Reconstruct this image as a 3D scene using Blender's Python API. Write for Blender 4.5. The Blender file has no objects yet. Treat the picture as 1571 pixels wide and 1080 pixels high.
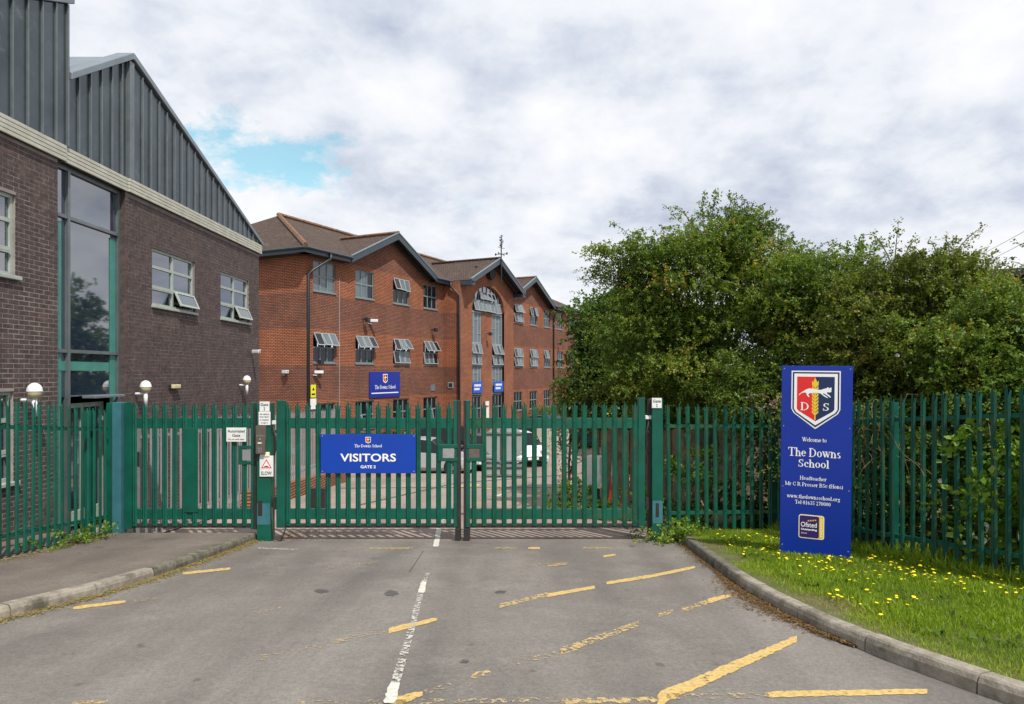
import bpy, bmesh, math, random
import numpy as np
from mathutils import Vector, Matrix
R = math.radians
rnd = random.Random(7)
C = bpy.context.scene.collection
SC = bpy.context.scene

# ------------------------------------------------------------------ camera, world, sun, exposure
EYE = 2.7
cam_d = bpy.data.cameras.new('camera'); cam = bpy.data.objects.new('camera', cam_d); C.objects.link(cam)
cam.location = (0, 0, EYE); cam.rotation_euler = (R(90), 0, 0)
cam_d.sensor_width = 36; cam_d.lens = 24; cam_d.shift_y = 0.0204
cam_d.clip_start = 0.1; cam_d.clip_end = 4000
SC.camera = cam
SC.view_settings.view_transform = 'Standard'; SC.view_settings.look = 'None'
SC.view_settings.exposure = 0.35; SC.view_settings.gamma = 1; SC.view_settings.use_curve_mapping = False
SC.cycles.max_bounces = 8; SC.cycles.transparent_max_bounces = 16

SUNV = Vector((0.30, -0.49, 0.82)).normalized()
world = bpy.data.worlds.new('World'); SC.world = world; world.use_nodes = True
def build_world():
    nt = world.node_tree; N = nt.nodes; L = nt.links
    for n in list(N): N.remove(n)
    out = N.new('ShaderNodeOutputWorld'); bg = N.new('ShaderNodeBackground'); bg.inputs['Strength'].default_value = 0.1
    L.new(bg.outputs[0], out.inputs[0])
    sky = N.new('ShaderNodeTexSky'); sky.sky_type = 'NISHITA'; sky.sun_disc = False
    sky.sun_elevation = math.asin(SUNV.z); sky.sun_rotation = math.atan2(SUNV.x, SUNV.y)
    sky.air_density = 1.0; sky.dust_density = 1.0; sky.ozone_density = 1.5
    tc = N.new('ShaderNodeTexCoord')
    sep = N.new('ShaderNodeSeparateXYZ'); L.new(tc.outputs['Generated'], sep.inputs[0])
    def math_(op, a, b=None, clamp=False):
        m = N.new('ShaderNodeMath'); m.operation = op; m.use_clamp = clamp
        for i, v in enumerate((a, b)):
            if v is None: continue
            if isinstance(v, (int, float)): m.inputs[i].default_value = v
            else: L.new(v, m.inputs[i])
        return m.outputs[0]
    zz = math_('ADD', math_('MAXIMUM', sep.outputs['Z'], 0.0), 0.38)
    px = math_('DIVIDE', sep.outputs['X'], zz); py = math_('DIVIDE', sep.outputs['Y'], zz)
    comb = N.new('ShaderNodeCombineXYZ'); L.new(px, comb.inputs[0]); L.new(py, comb.inputs[1]); comb.inputs[2].default_value = 3.7
    def noise(scale, detail, rough, off=0.0, dist=0.0):
        mp = N.new('ShaderNodeMapping'); mp.inputs['Location'].default_value = (off, off * 1.7, off * 0.3)
        L.new(comb.outputs[0], mp.inputs[0])
        n = N.new('ShaderNodeTexNoise'); n.inputs['Scale'].default_value = scale; n.inputs['Detail'].default_value = detail
        n.inputs['Roughness'].default_value = rough; n.inputs['Distortion'].default_value = dist
        L.new(mp.outputs[0], n.inputs['Vector']); return n.outputs['Fac']
    def ramp(fac, stops):
        r = N.new('ShaderNodeValToRGB'); L.new(fac, r.inputs[0])
        e = r.color_ramp.elements
        e[0].position, e[0].color = stops[0][0], (*stops[0][1], 1)
        e[1].position, e[1].color = stops[-1][0], (*stops[-1][1], 1)
        for p, c in stops[1:-1]:
            q = e.new(p); q.color = (*c, 1)
        return r.outputs[0]
    big = noise(1.9, 9, 0.56, 4.1, 0.1); fine = noise(5.5, 9, 0.60, 9.3, 0.1)
    body = math_('ADD', math_('MULTIPLY', big, 0.60), math_('MULTIPLY', fine, 0.40))
    cloud = ramp(body, [(0.36, (0.50, 0.56, 0.69)), (0.44, (0.68, 0.73, 0.83)), (0.51, (0.85, 0.88, 0.94)), (0.60, (0.97, 0.98, 1.0))])
    # thin places where blue shows
    gapn = ramp(noise(1.5, 7, 0.55, 17.2, 0.1), [(0.30, (1, 1, 1)), (0.44, (0, 0, 0))])
    # one clear hole in the cloud low over the brick roof
    nrm = N.new('ShaderNodeVectorMath'); nrm.operation = 'NORMALIZE'; L.new(tc.outputs['Generated'], nrm.inputs[0])
    sub = N.new('ShaderNodeVectorMath'); sub.operation = 'SUBTRACT'; L.new(nrm.outputs[0], sub.inputs[0])
    sub.inputs[1].default_value = Vector((-0.375, 1.0, 0.318)).normalized()
    mp = N.new('ShaderNodeMapping'); mp.inputs['Scale'].default_value = (8.5, 5.5, 22.0); L.new(sub.outputs[0], mp.inputs[0])
    ln = N.new('ShaderNodeVectorMath'); ln.operation = 'LENGTH'; L.new(mp.outputs[0], ln.inputs[0])
    hole = ramp(math_('ADD', ln.outputs['Value'], math_('MULTIPLY', math_('SUBTRACT', noise(6.5, 9, 0.65, 2.0, 0.1), 0.5), 3.6)), [(0.45, (1, 1, 1)), (1.35, (0, 0, 0))])
    gap = math_('ADD', math_('MULTIPLY', gapn, 0.5), math_('MULTIPLY', hole, 0.8), True)
    scl = N.new('ShaderNodeVectorMath'); scl.operation = 'SCALE'; L.new(cloud, scl.inputs[0]); scl.inputs['Scale'].default_value = 8.0
    sk = N.new('ShaderNodeVectorMath'); sk.operation = 'MULTIPLY'; L.new(sky.outputs[0], sk.inputs[0]); sk.inputs[1].default_value = (1.25, 1.85, 1.50)
    mix = N.new('ShaderNodeMix'); mix.data_type = 'RGBA'
    L.new(gap, mix.inputs[0]); L.new(scl.outputs[0], mix.inputs[6]); L.new(sk.outputs[0], mix.inputs[7])
    L.new(mix.outputs[2], bg.inputs['Color'])
build_world()
sun_d = bpy.data.lights.new('sun', 'SUN'); sun_d.energy = 3.6; sun_d.angle = R(0.8); sun_d.color = (1.0, 0.95, 0.87)
sun = bpy.data.objects.new('sun', sun_d); C.objects.link(sun)
sun.rotation_euler = SUNV.to_track_quat('Z', 'Y').to_euler(); sun.location = (6, -10, 20)

# ------------------------------------------------------------------ helpers
F = 1047.0
def zr(y):                                   # the road falls towards the gate and on into the car park
    if y < 11: return 0.1 * (11 - max(y, -6))
    return -0.0844 * (min(y, 30) - 11)
def P(px, py, Y): return Vector(((px - 785) / F * Y, Y, EYE + (572 - py) / F * Y))
def G(px, py):
    t = (py - 572) / F
    Y = 1.6 / (t - 0.1)
    if Y > 11: Y = 1.772 / (t - 0.0844)
    return Vector(((px - 785) / F * Y, Y, zr(Y)))

def node_mat(name, base=(.5, .5, .5), rough=.7, metal=0.0, spec=.5, var=None, scale=8.0, detail=5, bump=0.0, bscale=60, coat=0.0, coord='pos', var2=None):
    """procedural material: two-colour noise variation + optional second tone + fine bump"""
    m = bpy.data.materials.new(name); m.use_nodes = True
    nt = m.node_tree; N = nt.nodes; L = nt.links; b = N['Principled BSDF']
    b.inputs['Base Color'].default_value = (*base, 1); b.inputs['Roughness'].default_value = rough
    b.inputs['Metallic'].default_value = metal; b.inputs['Specular IOR Level'].default_value = spec
    b.inputs['Coat Weight'].default_value = coat
    geo = N.new('ShaderNodeNewGeometry') if coord == 'pos' else N.new('ShaderNodeTexCoord')
    vec = geo.outputs['Position'] if coord == 'pos' else geo.outputs['Object' if coord == 'obj' else 'UV']
    col = None
    if var:
        n = N.new('ShaderNodeTexNoise'); n.inputs['Scale'].default_value = scale; n.inputs['Detail'].default_value = detail
        n.inputs['Roughness'].default_value = .62; L.new(vec, n.inputs['Vector'])
        r = N.new('ShaderNodeValToRGB'); e = r.color_ramp.elements
        e[0].position = .34; e[0].color = (*var, 1); e[1].position = .66; e[1].color = (*base, 1)
        L.new(n.outputs['Fac'], r.inputs[0]); col = r.outputs[0]
        if var2:
            n2 = N.new('ShaderNodeTexNoise'); n2.inputs['Scale'].default_value = var2[1]; n2.inputs['Detail'].default_value = 6
            n2.inputs['Roughness'].default_value = .7; L.new(vec, n2.inputs['Vector'])
            r2 = N.new('ShaderNodeValToRGB'); e = r2.color_ramp.elements
            e[0].position = var2[2]; e[0].color = (0, 0, 0, 1); e[1].position = var2[3]; e[1].color = (1, 1, 1, 1)
            L.new(n2.outputs['Fac'], r2.inputs[0])
            mx = N.new('ShaderNodeMix'); mx.data_type = 'RGBA'; L.new(r2.outputs[0], mx.inputs[0]); L.new(col, mx.inputs[6])
            mx.inputs[7].default_value = (*var2[0], 1); col = mx.outputs[2]
        L.new(col, b.inputs['Base Color'])
    if bump:
        n = N.new('ShaderNodeTexNoise'); n.inputs['Scale'].default_value = bscale; n.inputs['Detail'].default_value = 4
        L.new(vec, n.inputs['Vector'])
        bp = N.new('ShaderNodeBump'); bp.inputs['Strength'].default_value = bump; bp.inputs['Distance'].default_value = .01
        L.new(n.outputs['Fac'], bp.inputs['Height']); L.new(bp.outputs[0], b.inputs['Normal'])
    return m

class MB:
    """collects shapes; build() links them as one mesh object"""
    def __init__(s): s.v = []; s.f = []; s.m = []
    def add(s, vs, fs, mi=0):
        o = len(s.v); s.v += [tuple(v) for v in vs]
        for f in fs: s.f.append(tuple(i + o for i in f)); s.m.append(mi)
        return s
    def box(s, x0, x1, y0, y1, z0, z1, mi=0):
        return s.add([(x0,y0,z0),(x1,y0,z0),(x1,y1,z0),(x0,y1,z0),(x0,y0,z1),(x1,y0,z1),(x1,y1,z1),(x0,y1,z1)],
                     [(0,3,2,1),(4,5,6,7),(0,1,5,4),(1,2,6,5),(2,3,7,6),(3,0,4,7)], mi)
    def bar(s, a, b, w, h, up=(0,0,1), mi=0):       # box along a->b, w sideways, h along up
        a = Vector(a); b = Vector(b); d = (b - a).normalized(); sd = d.cross(Vector(up))
        if sd.length < 1e-4: sd = d.cross(Vector((0,1,0)))
        sd.normalize(); u = sd.cross(d).normalized(); sd = sd * w / 2; u = u * h / 2
        vs = [a-sd-u, a+sd-u, b+sd-u, b-sd-u, a-sd+u, a+sd+u, b+sd+u, b-sd+u]
        return s.add(vs, [(0,3,2,1),(4,5,6,7),(0,1,5,4),(1,2,6,5),(2,3,7,6),(3,0,4,7)], mi)
    def tube(s, pts, rad, n=8, mi=0, caps=True):
        pts = [Vector(p) for p in pts]; k = len(pts)
        if not hasattr(rad, '__len__'): rad = [rad] * k
        o = len(s.v); prev = None
        for i, p in enumerate(pts):
            d = (pts[min(i+1, k-1)] - pts[max(i-1, 0)]).normalized()
            a = d.cross(Vector((0,0,1))) if prev is None else prev - d * prev.dot(d)
            if a.length < 1e-4: a = d.cross(Vector((1,0,0)))
            a.normalize(); prev = a; c = d.cross(a)
            for j in range(n):
                t = 2 * math.pi * j / n; s.v.append(tuple(p + (a * math.cos(t) + c * math.sin(t)) * rad[i]))
        for i in range(k-1):
            for j in range(n):
                j2 = (j+1) % n
                s.f.append((o+i*n+j, o+i*n+j2, o+(i+1)*n+j2, o+(i+1)*n+j)); s.m.append(mi)
        if caps:
            s.f.append(tuple(o+j for j in range(n))[::-1]); s.m.append(mi)
            s.f.append(tuple(o+(k-1)*n+j for j in range(n))); s.m.append(mi)
        return s
    def lathe(s, prof, cen=(0,0,0), n=20, mi=0, axis='z'):
        o = len(s.v); cx, cy, cz = cen
        for r, h in prof:
            for j in range(n):
                t = 2*math.pi*j/n; a, b = r*math.cos(t), r*math.sin(t)
                s.v.append((cx+a, cy+b, cz+h) if axis == 'z' else ((cx+h, cy+a, cz+b) if axis == 'x' else (cx+a, cy+h, cz+b)))
        for i in range(len(prof)-1):
            for j in range(n):
                j2 = (j+1) % n
                s.f.append((o+i*n+j, o+i*n+j2, o+(i+1)*n+j2, o+(i+1)*n+j)); s.m.append(mi)
        return s
    def prism(s, pts, y0, y1, mi=0):                 # polygon in local x,z from y0 (front) to y1
        n = len(pts); vs = [(x, y0, z) for x, z in pts] + [(x, y1, z) for x, z in pts]
        fs = [tuple(range(n)), tuple(range(n, 2*n))[::-1]] + [(i, n+i, n+(i+1) % n, (i+1) % n) for i in range(n)]
        return s.add(vs, fs, mi)
    def build(s, name, mats, parent=None, bevel=0, smooth=False, world=False, uv=True):
        me = bpy.data.meshes.new(name); me.from_pydata(s.v, [], s.f)
        for m in (mats if isinstance(mats, (list, tuple)) else [mats]): me.materials.append(m)
        if isinstance(mats, (list, tuple)): me.polygons.foreach_set('material_index', s.m)
        if bevel:
            bm = bmesh.new(); bm.from_mesh(me); bmesh.ops.recalc_face_normals(bm, faces=bm.faces)
            es = [e for e in bm.edges if len(e.link_faces) == 2 and e.calc_face_angle(0) > .6]
            bmesh.ops.bevel(bm, geom=es, offset=bevel, segments=1, affect='EDGES', profile=.5); bm.to_mesh(me); bm.free()
        if uv:
            ul = me.uv_layers.new(name='UVMap'); co = np.empty(len(me.vertices)*3); me.vertices.foreach_get('co', co); co = co.reshape(-1, 3)
            nf = len(me.polygons); nm = np.empty(nf*3); me.polygons.foreach_get('normal', nm); nm = np.abs(nm.reshape(-1, 3))
            tot = np.empty(nf, np.int32); me.polygons.foreach_get('loop_total', tot)
            li = np.empty(len(me.loops), np.int32); me.loops.foreach_get('vertex_index', li)
            ax = np.repeat(np.argmax(nm, 1), tot); p = co[li]
            u = np.where(ax == 0, p[:, 1], p[:, 0]); v = np.where(ax == 2, p[:, 1], p[:, 2])
            ul.data.foreach_set('uv', np.stack([u, v], 1).astype(np.float32).ravel())
        if smooth: me.polygons.foreach_set('use_smooth', [True]*len(me.polygons))
        me.update()
        return link(name, me, parent, world)

MW = {}
def link(name, data, parent=None, world=False):
    o = bpy.data.objects.new(name, data); C.objects.link(o)
    if parent is not None:
        o.parent = parent
        if world: o.matrix_parent_inverse = MW[parent.name].inverted()
    MW[o.name] = MW[parent.name].copy() if (parent is not None and not world) else Matrix.Identity(4)
    return o
def tag(o, label=None, cat=None, group=None, kind=None):
    if label: o['label'] = label
    if cat: o['category'] = cat
    if group: o['group'] = group
    if kind: o['kind'] = kind
    return o
def thing(name, label, cat, loc=(0,0,0), rz=0.0, group=None, kind=None):
    o = bpy.data.objects.new(name, None); C.objects.link(o); o.location = loc; o.rotation_euler = (0, 0, rz); o.empty_display_size = .2
    MW[o.name] = Matrix.Translation(Vector(loc)) @ Matrix.Rotation(rz, 4, 'Z')
    return tag(o, label, cat, group, kind)
def clone(o, parent=None, **kw):
    c = o.copy(); C.objects.link(c); c.parent = parent
    for ch in o.children: clone(ch, c)
    return c

# ---- lettering: plain sans from the built-in face, bold serif drawn stroke by stroke
def sans(s, w=None, h=None, bold=.0, thick=.001):
    cu = bpy.data.curves.new('t', 'FONT'); cu.body = s; cu.size = 1; cu.offset = bold; cu.fill_mode = 'BOTH'; cu.extrude = thick/ .1
    cu.resolution_u = 3
    ob = bpy.data.objects.new('t', cu); C.objects.link(ob)
    dg = bpy.context.evaluated_depsgraph_get(); me = bpy.data.meshes.new_from_object(ob.evaluated_get(dg))
    v = np.array([tuple(q.co) for q in me.vertices]); f = [tuple(p.vertices) for p in me.polygons]
    bpy.data.objects.remove(ob); bpy.data.curves.remove(cu); bpy.data.meshes.remove(me)
    lo, hi = v.min(0), v.max(0); v[:, 0] -= (lo[0]+hi[0])/2; v[:, 1] -= lo[1]
    sx = w / (hi[0]-lo[0]) if w else None; sy = h / (hi[1]-lo[1]) if h else None
    sx = sx or sy; sy = sy or sx
    zt = np.where(v[:, 2] > 0, 0.0, thick)
    return [(a*sx, b, c*sy) for a, b, c in zip(v[:, 0], zt, v[:, 1])], f
def arc(cx, cy, rx, ry, a0, a1): return ('A', cx, cy, rx, ry, a0, a1)
def st(x, y0, y1): return ('V', x, y0, y1)
def sf(x, y, w=.30): return ('H', x-w/2, x+w/2, y)
def dg_(x0, y0, x1, y1, w=.13): return ('D', x0, y0, x1, y1, w)
def hz(x0, x1, y): return ('H', x0, x1, y)
XH = .47
SER = {
 'T': (.66, [st(.33,0,.68), sf(.33,0,.34), hz(.02,.64,.66), ('V2',.04,.52,.68), ('V2',.62,.52,.68)]),
 'D': (.72, [st(.14,0,.68), hz(.02,.36,0), hz(.02,.36,.66), arc(.32,.34,.32,.325,-90,90)]),
 'S': (.54, [arc(.27,.50,.18,.165,35,270), arc(.27,.18,.19,.165,-145,90), ('V2',.44,.48,.66), ('V2',.07,.02,.22)]),
 'H': (.78, [st(.16,0,.68), st(.62,0,.68), sf(.16,0), sf(.16,.66), sf(.62,0), sf(.62,.66), hz(.16,.62,.34)]),
 'M': (.92, [('V2',.14,0,.68), st(.78,0,.68), dg_(.14,.66,.45,.03,.15), dg_(.78,.66,.46,.03,.05), sf(.12,0,.22), sf(.78,0), sf(.12,.66,.2), sf(.80,.66,.22)]),
 'C': (.70, [arc(.38,.34,.30,.325,45,315), ('V2',.62,.46,.68), ('V2',.62,.04,.20)]),
 'R': (.72, [st(.16,0,.68), hz(.02,.36,.66), sf(.16,0), arc(.34,.50,.20,.165,-90,90), hz(.16,.36,.33), dg_(.36,.33,.62,.02,.14), sf(.64,0,.16)]),
 'P': (.62, [st(.16,0,.68), hz(.02,.34,.66), sf(.16,0,.32), arc(.32,.49,.22,.175,-90,90), hz(.16,.34,.30)]),
 'B': (.66, [st(.16,0,.68), hz(.02,.34,.66), hz(.02,.36,0), hz(.16,.36,.35), arc(.32,.51,.19,.155,-90,90), arc(.34,.18,.23,.175,-90,90)]),
 'W': (.98, [dg_(.14,.66,.33,.03,.14), dg_(.50,.62,.35,.03,.06), dg_(.48,.66,.68,.03,.14), dg_(.86,.66,.70,.03,.06), sf(.13,.66,.26), sf(.49,.66,.26), sf(.87,.66,.22)]),
 'V': (.70, [dg_(.14,.66,.36,.03,.14), dg_(.60,.66,.38,.03,.06), sf(.13,.66,.26), sf(.59,.66,.22)]),
 'a': (.48, [st(.33,.06,.30), arc(.22,.33,.14,.135,0,150), arc(.20,.14,.14,.13,80,300), hz(.33,.46,.01)]),
 'c': (.44, [arc(.25,.235,.20,.225,50,315), ('B',.35,.35,.07)]),
 'd': (.54, [st(.38,0,.68), arc(.22,.235,.17,.225,40,320), sf(.34,.66,.14), sf(.44,0,.14)]),
 'e': (.46, [arc(.23,.235,.19,.225,0,320), hz(.08,.40,.25)]),
 'g': (.48, [arc(.22,.31,.15,.15,0,360), arc(.23,-.06,.18,.12,0,360), hz(.14,.30,.10), ('B',.40,.42,.06)]),
 'h': (.56, [st(.13,0,.68), sf(.08,.66,.14), arc(.28,.30,.14,.16,0,150), st(.42,0,.31), sf(.13,0,.24), sf(.42,0,.24)]),
 'l': (.28, [st(.14,0,.68), sf(.09,.66,.14), sf(.14,0,.25)]),
 'm': (.84, [st(.13,0,.46), sf(.08,.45,.14), arc(.28,.30,.14,.16,0,150), st(.42,0,.31), arc(.57,.30,.14,.16,0,150), st(.71,0,.31), sf(.13,0,.22), sf(.42,0,.22), sf(.71,0,.22)]),
 'n': (.56, [st(.13,0,.46), sf(.08,.45,.14), arc(.28,.30,.14,.16,0,150), st(.42,0,.31), sf(.13,0,.24), sf(.42,0,.24)]),
 'o': (.50, [arc(.25,.235,.20,.225,0,360)]),
 'r': (.44, [st(.13,0,.46), sf(.08,.45,.14), arc(.28,.32,.13,.13,60,150), ('B',.35,.40,.06), sf(.14,0,.26)]),
 's': (.40, [arc(.20,.34,.12,.115,30,270), arc(.20,.12,.13,.115,-150,90)]),
 't': (.34, [st(.15,.06,.60), hz(.03,.31,.45), arc(.24,.09,.09,.08,180,320)]),
 'w': (.74, [dg_(.10,.45,.26,.03,.13), dg_(.37,.42,.27,.03,.05), dg_(.36,.45,.52,.03,.13), dg_(.65,.45,.54,.03,.05), sf(.10,.45,.2), sf(.37,.45,.2), sf(.66,.45,.16)]),
 'y': (.52, [dg_(.10,.45,.28,.03,.13), dg_(.43,.45,.20,-.16,.05), sf(.10,.45,.2), sf(.44,.45,.16), ('B',.15,-.15,.06)]),
 'i': (.28, [st(.14,0,.46), sf(.09,.45,.14), sf(.14,0,.25), ('B',.14,.61,.07)]),
 'u': (.56, [st(.13,.14,.46), arc(.27,.16,.14,.16,180,330), st(.42,0,.46), sf(.08,.45,.14), sf(.38,.45,.14), sf(.48,0,.12)]),
 '0': (.50, [arc(.25,.33,.19,.325,0,360)]), '1': (.50, [st(.26,0,.66), sf(.26,0,.30), dg_(.10,.55,.25,.64,.05)]),
 '2': (.50, [arc(.24,.48,.17,.17,-10,165), dg_(.38,.42,.10,.06,.07), ('H2',.07,.43,.05)]),
 '3': (.50, [arc(.22,.50,.16,.15,-80,160), arc(.22,.19,.19,.18,-160,80)]),
 '5': (.50, [('V2',.13,.34,.64), ('H2',.11,.42,.62), arc(.22,.21,.19,.20,-150,120)]),
 '6': (.50, [arc(.25,.20,.17,.195,0,360), arc(.40,.22,.32,.44,115,180)]),
 '7': (.50, [('H2',.07,.43,.60), dg_(.40,.58,.22,0,.10)]),
 '(': (.33, [arc(.32,.26,.20,.42,120,240)]), ')': (.33, [arc(.01,.26,.20,.42,-60,60)]),
 '.': (.25, [('B',.12,.06,.07)]), ' ': (.25, []),
}
def serif(s, w=None, cap=None, thick=.0008):
    mb = MB(); x = 0.0; k = [0]
    def quad(pts):
        k[0] += 1; y = -.00012 * (k[0] % 9)
        mb.prism(pts, y, thick)
    for ch in s:
        adv, prims = SER.get(ch, SER['o'])
        for p in prims:
            t = p[0]
            if t == 'V': quad([(x+p[1]-.062,p[2]),(x+p[1]+.062,p[2]),(x+p[1]+.062,p[3]),(x+p[1]-.062,p[3])])
            elif t == 'V2': quad([(x+p[1]-.025,p[2]),(x+p[1]+.025,p[2]),(x+p[1]+.025,p[3]),(x+p[1]-.025,p[3])])
            elif t == 'H': quad([(x+p[1],p[3]-.004),(x+p[2],p[3]-.004),(x+p[2],p[3]+.04),(x+p[1],p[3]+.04)])
            elif t == 'H2': quad([(x+p[1],p[3]-.06),(x+p[2],p[3]-.06),(x+p[2],p[3]+.05),(x+p[1],p[3]+.05)])
            elif t == 'B': quad([(x+p[1]+p[3]*math.cos(a*.785), p[2]+p[3]*math.sin(a*.785)) for a in range(8)])
            elif t == 'D': quad([(x+p[1]-p[5]/2,p[2]),(x+p[3]-p[5]/2,p[4]),(x+p[3]+p[5]/2,p[4]),(x+p[1]+p[5]/2,p[2])])
            elif t == 'A':
                _, cx, cy, rx, ry, a0, a1 = p; n = max(4, int(abs(a1-a0)/24)); k[0] += 1; y = -.00012*(k[0] % 9)
                ring = []
                for i in range(n+1):
                    a = R(a0+(a1-a0)*i/n); tw = .025 + .05*abs(math.cos(a))
                    ring.append(((x+cx+(rx+tw*.35)*math.cos(a), cy+(ry)*math.sin(a)), (x+cx+(rx-tw*1.3)*math.cos(a), cy+(ry-.045)*math.sin(a))))
                for i in range(n):
                    (o0, i0), (o1, i1) = ring[i], ring[i+1]; mb.prism([o0, o1, i1, i0], y, thick)
        x += adv
    sx = (w/x) if w else None; sy = (cap/.68) if cap else None
    sx = sx or sy; sy = sy or sx
    return [((a-x/2)*sx, b, c*sy) for a, b, c in mb.v], mb.f
def write(fn, s, cx, z, mat, parent, y=-.02, name='lettering', **kw):
    v, f = fn(s, **kw); mb = MB(); mb.add([(a+cx, b+y, c+z) for a, b, c in v], f)
    return mb.build(name, mat, parent, uv=False)
# ------------------------------------------------------------------ materials
def asphalt_mat(name, lo, hi, speck, tone):
    m = node_mat(name, hi, .9, var=lo, scale=.55, detail=8, spec=.25, bump=.25, bscale=140, var2=(tone, 1.3, .50, .74))
    nt = m.node_tree; N = nt.nodes; L = nt.links; b = N['Principled BSDF']
    src = b.inputs['Base Color'].links[0].from_socket
    geo = N.new('ShaderNodeNewGeometry')
    v = N.new('ShaderNodeTexVoronoi'); v.inputs['Scale'].default_value = 105; L.new(geo.outputs['Position'], v.inputs['Vector'])
    r = N.new('ShaderNodeValToRGB'); e = r.color_ramp.elements
    e[0].position = 0; e[0].color = (.80, .80, .80, 1); e[1].position = 1; e[1].color = (1.2, 1.19, 1.17, 1)
    L.new(v.outputs['Color'], r.inputs[0])
    mu = N.new('ShaderNodeMix'); mu.data_type = 'RGBA'; mu.blend_type = 'MULTIPLY'; mu.inputs[0].default_value = 1
    L.new(src, mu.inputs[6]); L.new(r.outputs[0], mu.inputs[7])
    n = N.new('ShaderNodeTexNoise'); n.inputs['Scale'].default_value = 26; n.inputs['Detail'].default_value = 3; L.new(geo.outputs['Position'], n.inputs['Vector'])
    r3 = N.new('ShaderNodeValToRGB'); e = r3.color_ramp.elements
    e[0].position = .35; e[0].color = (.90, .90, .90, 1); e[1].position = .65; e[1].color = (1.08, 1.07, 1.05, 1)
    L.new(n.outputs['Fac'], r3.inputs[0])
    m2 = N.new('ShaderNodeMix'); m2.data_type = 'RGBA'; m2.blend_type = 'MULTIPLY'; m2.inputs[0].default_value = 1
    L.new(mu.outputs[2], m2.inputs[6]); L.new(r3.outputs[0], m2.inputs[7]); mp = N.new('ShaderNodeMapping'); mp.inputs['Scale'].default_value = (1.5, .13, 1); L.new(geo.outputs['Position'], mp.inputs[0])
    n4 = N.new('ShaderNodeTexNoise'); n4.inputs['Scale'].default_value = 1; n4.inputs['Detail'].default_value = 5; n4.inputs['Distortion'].default_value = .4; L.new(mp.outputs[0], n4.inputs['Vector'])
    r4 = N.new('ShaderNodeValToRGB'); e = r4.color_ramp.elements                    # wheel tracks and flow marks along the road
    e[0].position = .38; e[0].color = (.80, .79, .79, 1); e[1].position = .62; e[1].color = (1.08, 1.07, 1.05, 1); L.new(n4.outputs['Fac'], r4.inputs[0])
    m5 = N.new('ShaderNodeMix'); m5.data_type = 'RGBA'; m5.blend_type = 'MULTIPLY'; m5.inputs[0].default_value = .8
    L.new(m2.outputs[2], m5.inputs[6]); L.new(r4.outputs[0], m5.inputs[7])
    n6 = N.new('ShaderNodeTexNoise'); n6.inputs['Scale'].default_value = 5; n6.inputs['Detail'].default_value = 2; L.new(geo.outputs['Position'], n6.inputs['Vector'])
    r6 = N.new('ShaderNodeValToRGB'); e = r6.color_ramp.elements                    # scattered small oil spots
    e[0].position = .24; e[0].color = (.70, .69, .68, 1); e[1].position = .30; e[1].color = (1, 1, 1, 1); L.new(n6.outputs['Fac'], r6.inputs[0])
    m7 = N.new('ShaderNodeMix'); m7.data_type = 'RGBA'; m7.blend_type = 'MULTIPLY'; m7.inputs[0].default_value = 1
    L.new(m5.outputs[2], m7.inputs[6]); L.new(r6.outputs[0], m7.inputs[7]); L.new(m7.outputs[2], b.inputs['Base Color'])
    return m
M = {}
M['road'] = asphalt_mat('road_asphalt', (.155,.143,.133), (.205,.191,.177), .1, (.232,.216,.199))
M['pave'] = asphalt_mat('pavement_asphalt', (.130,.110,.098), (.180,.155,.137), .1, (.21,.182,.16))
M['park'] = asphalt_mat('car_park_asphalt', (.27,.215,.19), (.33,.27,.24), .1, (.37,.30,.27))
M['ground'] = node_mat('soil', (.09,.07,.045), .95, var=(.05,.05,.025), scale=2.5, bump=.6, bscale=25)
M['verge'] = node_mat('verge_soil', (.13,.12,.05), .95, var=(.06,.09,.02), scale=5, bump=.6, bscale=40)
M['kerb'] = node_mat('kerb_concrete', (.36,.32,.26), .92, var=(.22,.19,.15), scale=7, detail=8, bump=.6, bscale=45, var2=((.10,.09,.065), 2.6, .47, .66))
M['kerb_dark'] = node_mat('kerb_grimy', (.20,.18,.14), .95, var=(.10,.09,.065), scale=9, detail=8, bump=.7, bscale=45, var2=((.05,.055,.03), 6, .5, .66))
M['mortar'] = node_mat('mortar', (.33,.29,.27), .95, var=(.20,.175,.165), scale=3)
M['brick'] = node_mat('dark_brick', (.108,.074,.068), .8, var=(.056,.040,.040), scale=9, detail=3, spec=.35, bump=.4, bscale=70, var2=((.155,.10,.085), 2.2, .55, .75))
M['mortar_dark'] = node_mat('mortar_dark', (.25,.22,.21), .95, var=(.16,.14,.135), scale=3)
M['clad'] = node_mat('zinc_cladding', (.095,.115,.128), .30, metal=.65, var=(.060,.074,.083), scale=1.3, detail=7, spec=.5, var2=((.17,.19,.20), 3.5, .60, .80))  # lighter patches put light reflections on the zinc into its colour
M['seam'] = node_mat('zinc_seam', (.20,.225,.235), .45, metal=.5, var=(.15,.17,.18), scale=3)
M['trim'] = node_mat('cream_trim', (.52,.51,.43), .55, var=(.42,.41,.34), scale=4)
M['coping'] = node_mat('grey_coping', (.22,.26,.29), .4, metal=.4, var=(.18,.21,.24), scale=3)
M['wframe'] = node_mat('pale_green_frame', (.40,.45,.40), .45, var=(.33,.37,.33), scale=6)
M['teal'] = node_mat('teal_frame', (.06,.26,.21), .45, var=(.05,.21,.17), scale=5)
M['glass'] = node_mat('window_glass', (.016,.028,.055), .03, spec=1.0)
M['glass'].node_tree.nodes['Principled BSDF'].inputs['IOR'].default_value = 2.2
M['glass_far'] = node_mat('dark_window_glass', (.010,.013,.016), .06, spec=.5)
M['glass_car'] = node_mat('car_glass', (.008,.010,.012), .06, spec=.35)
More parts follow.
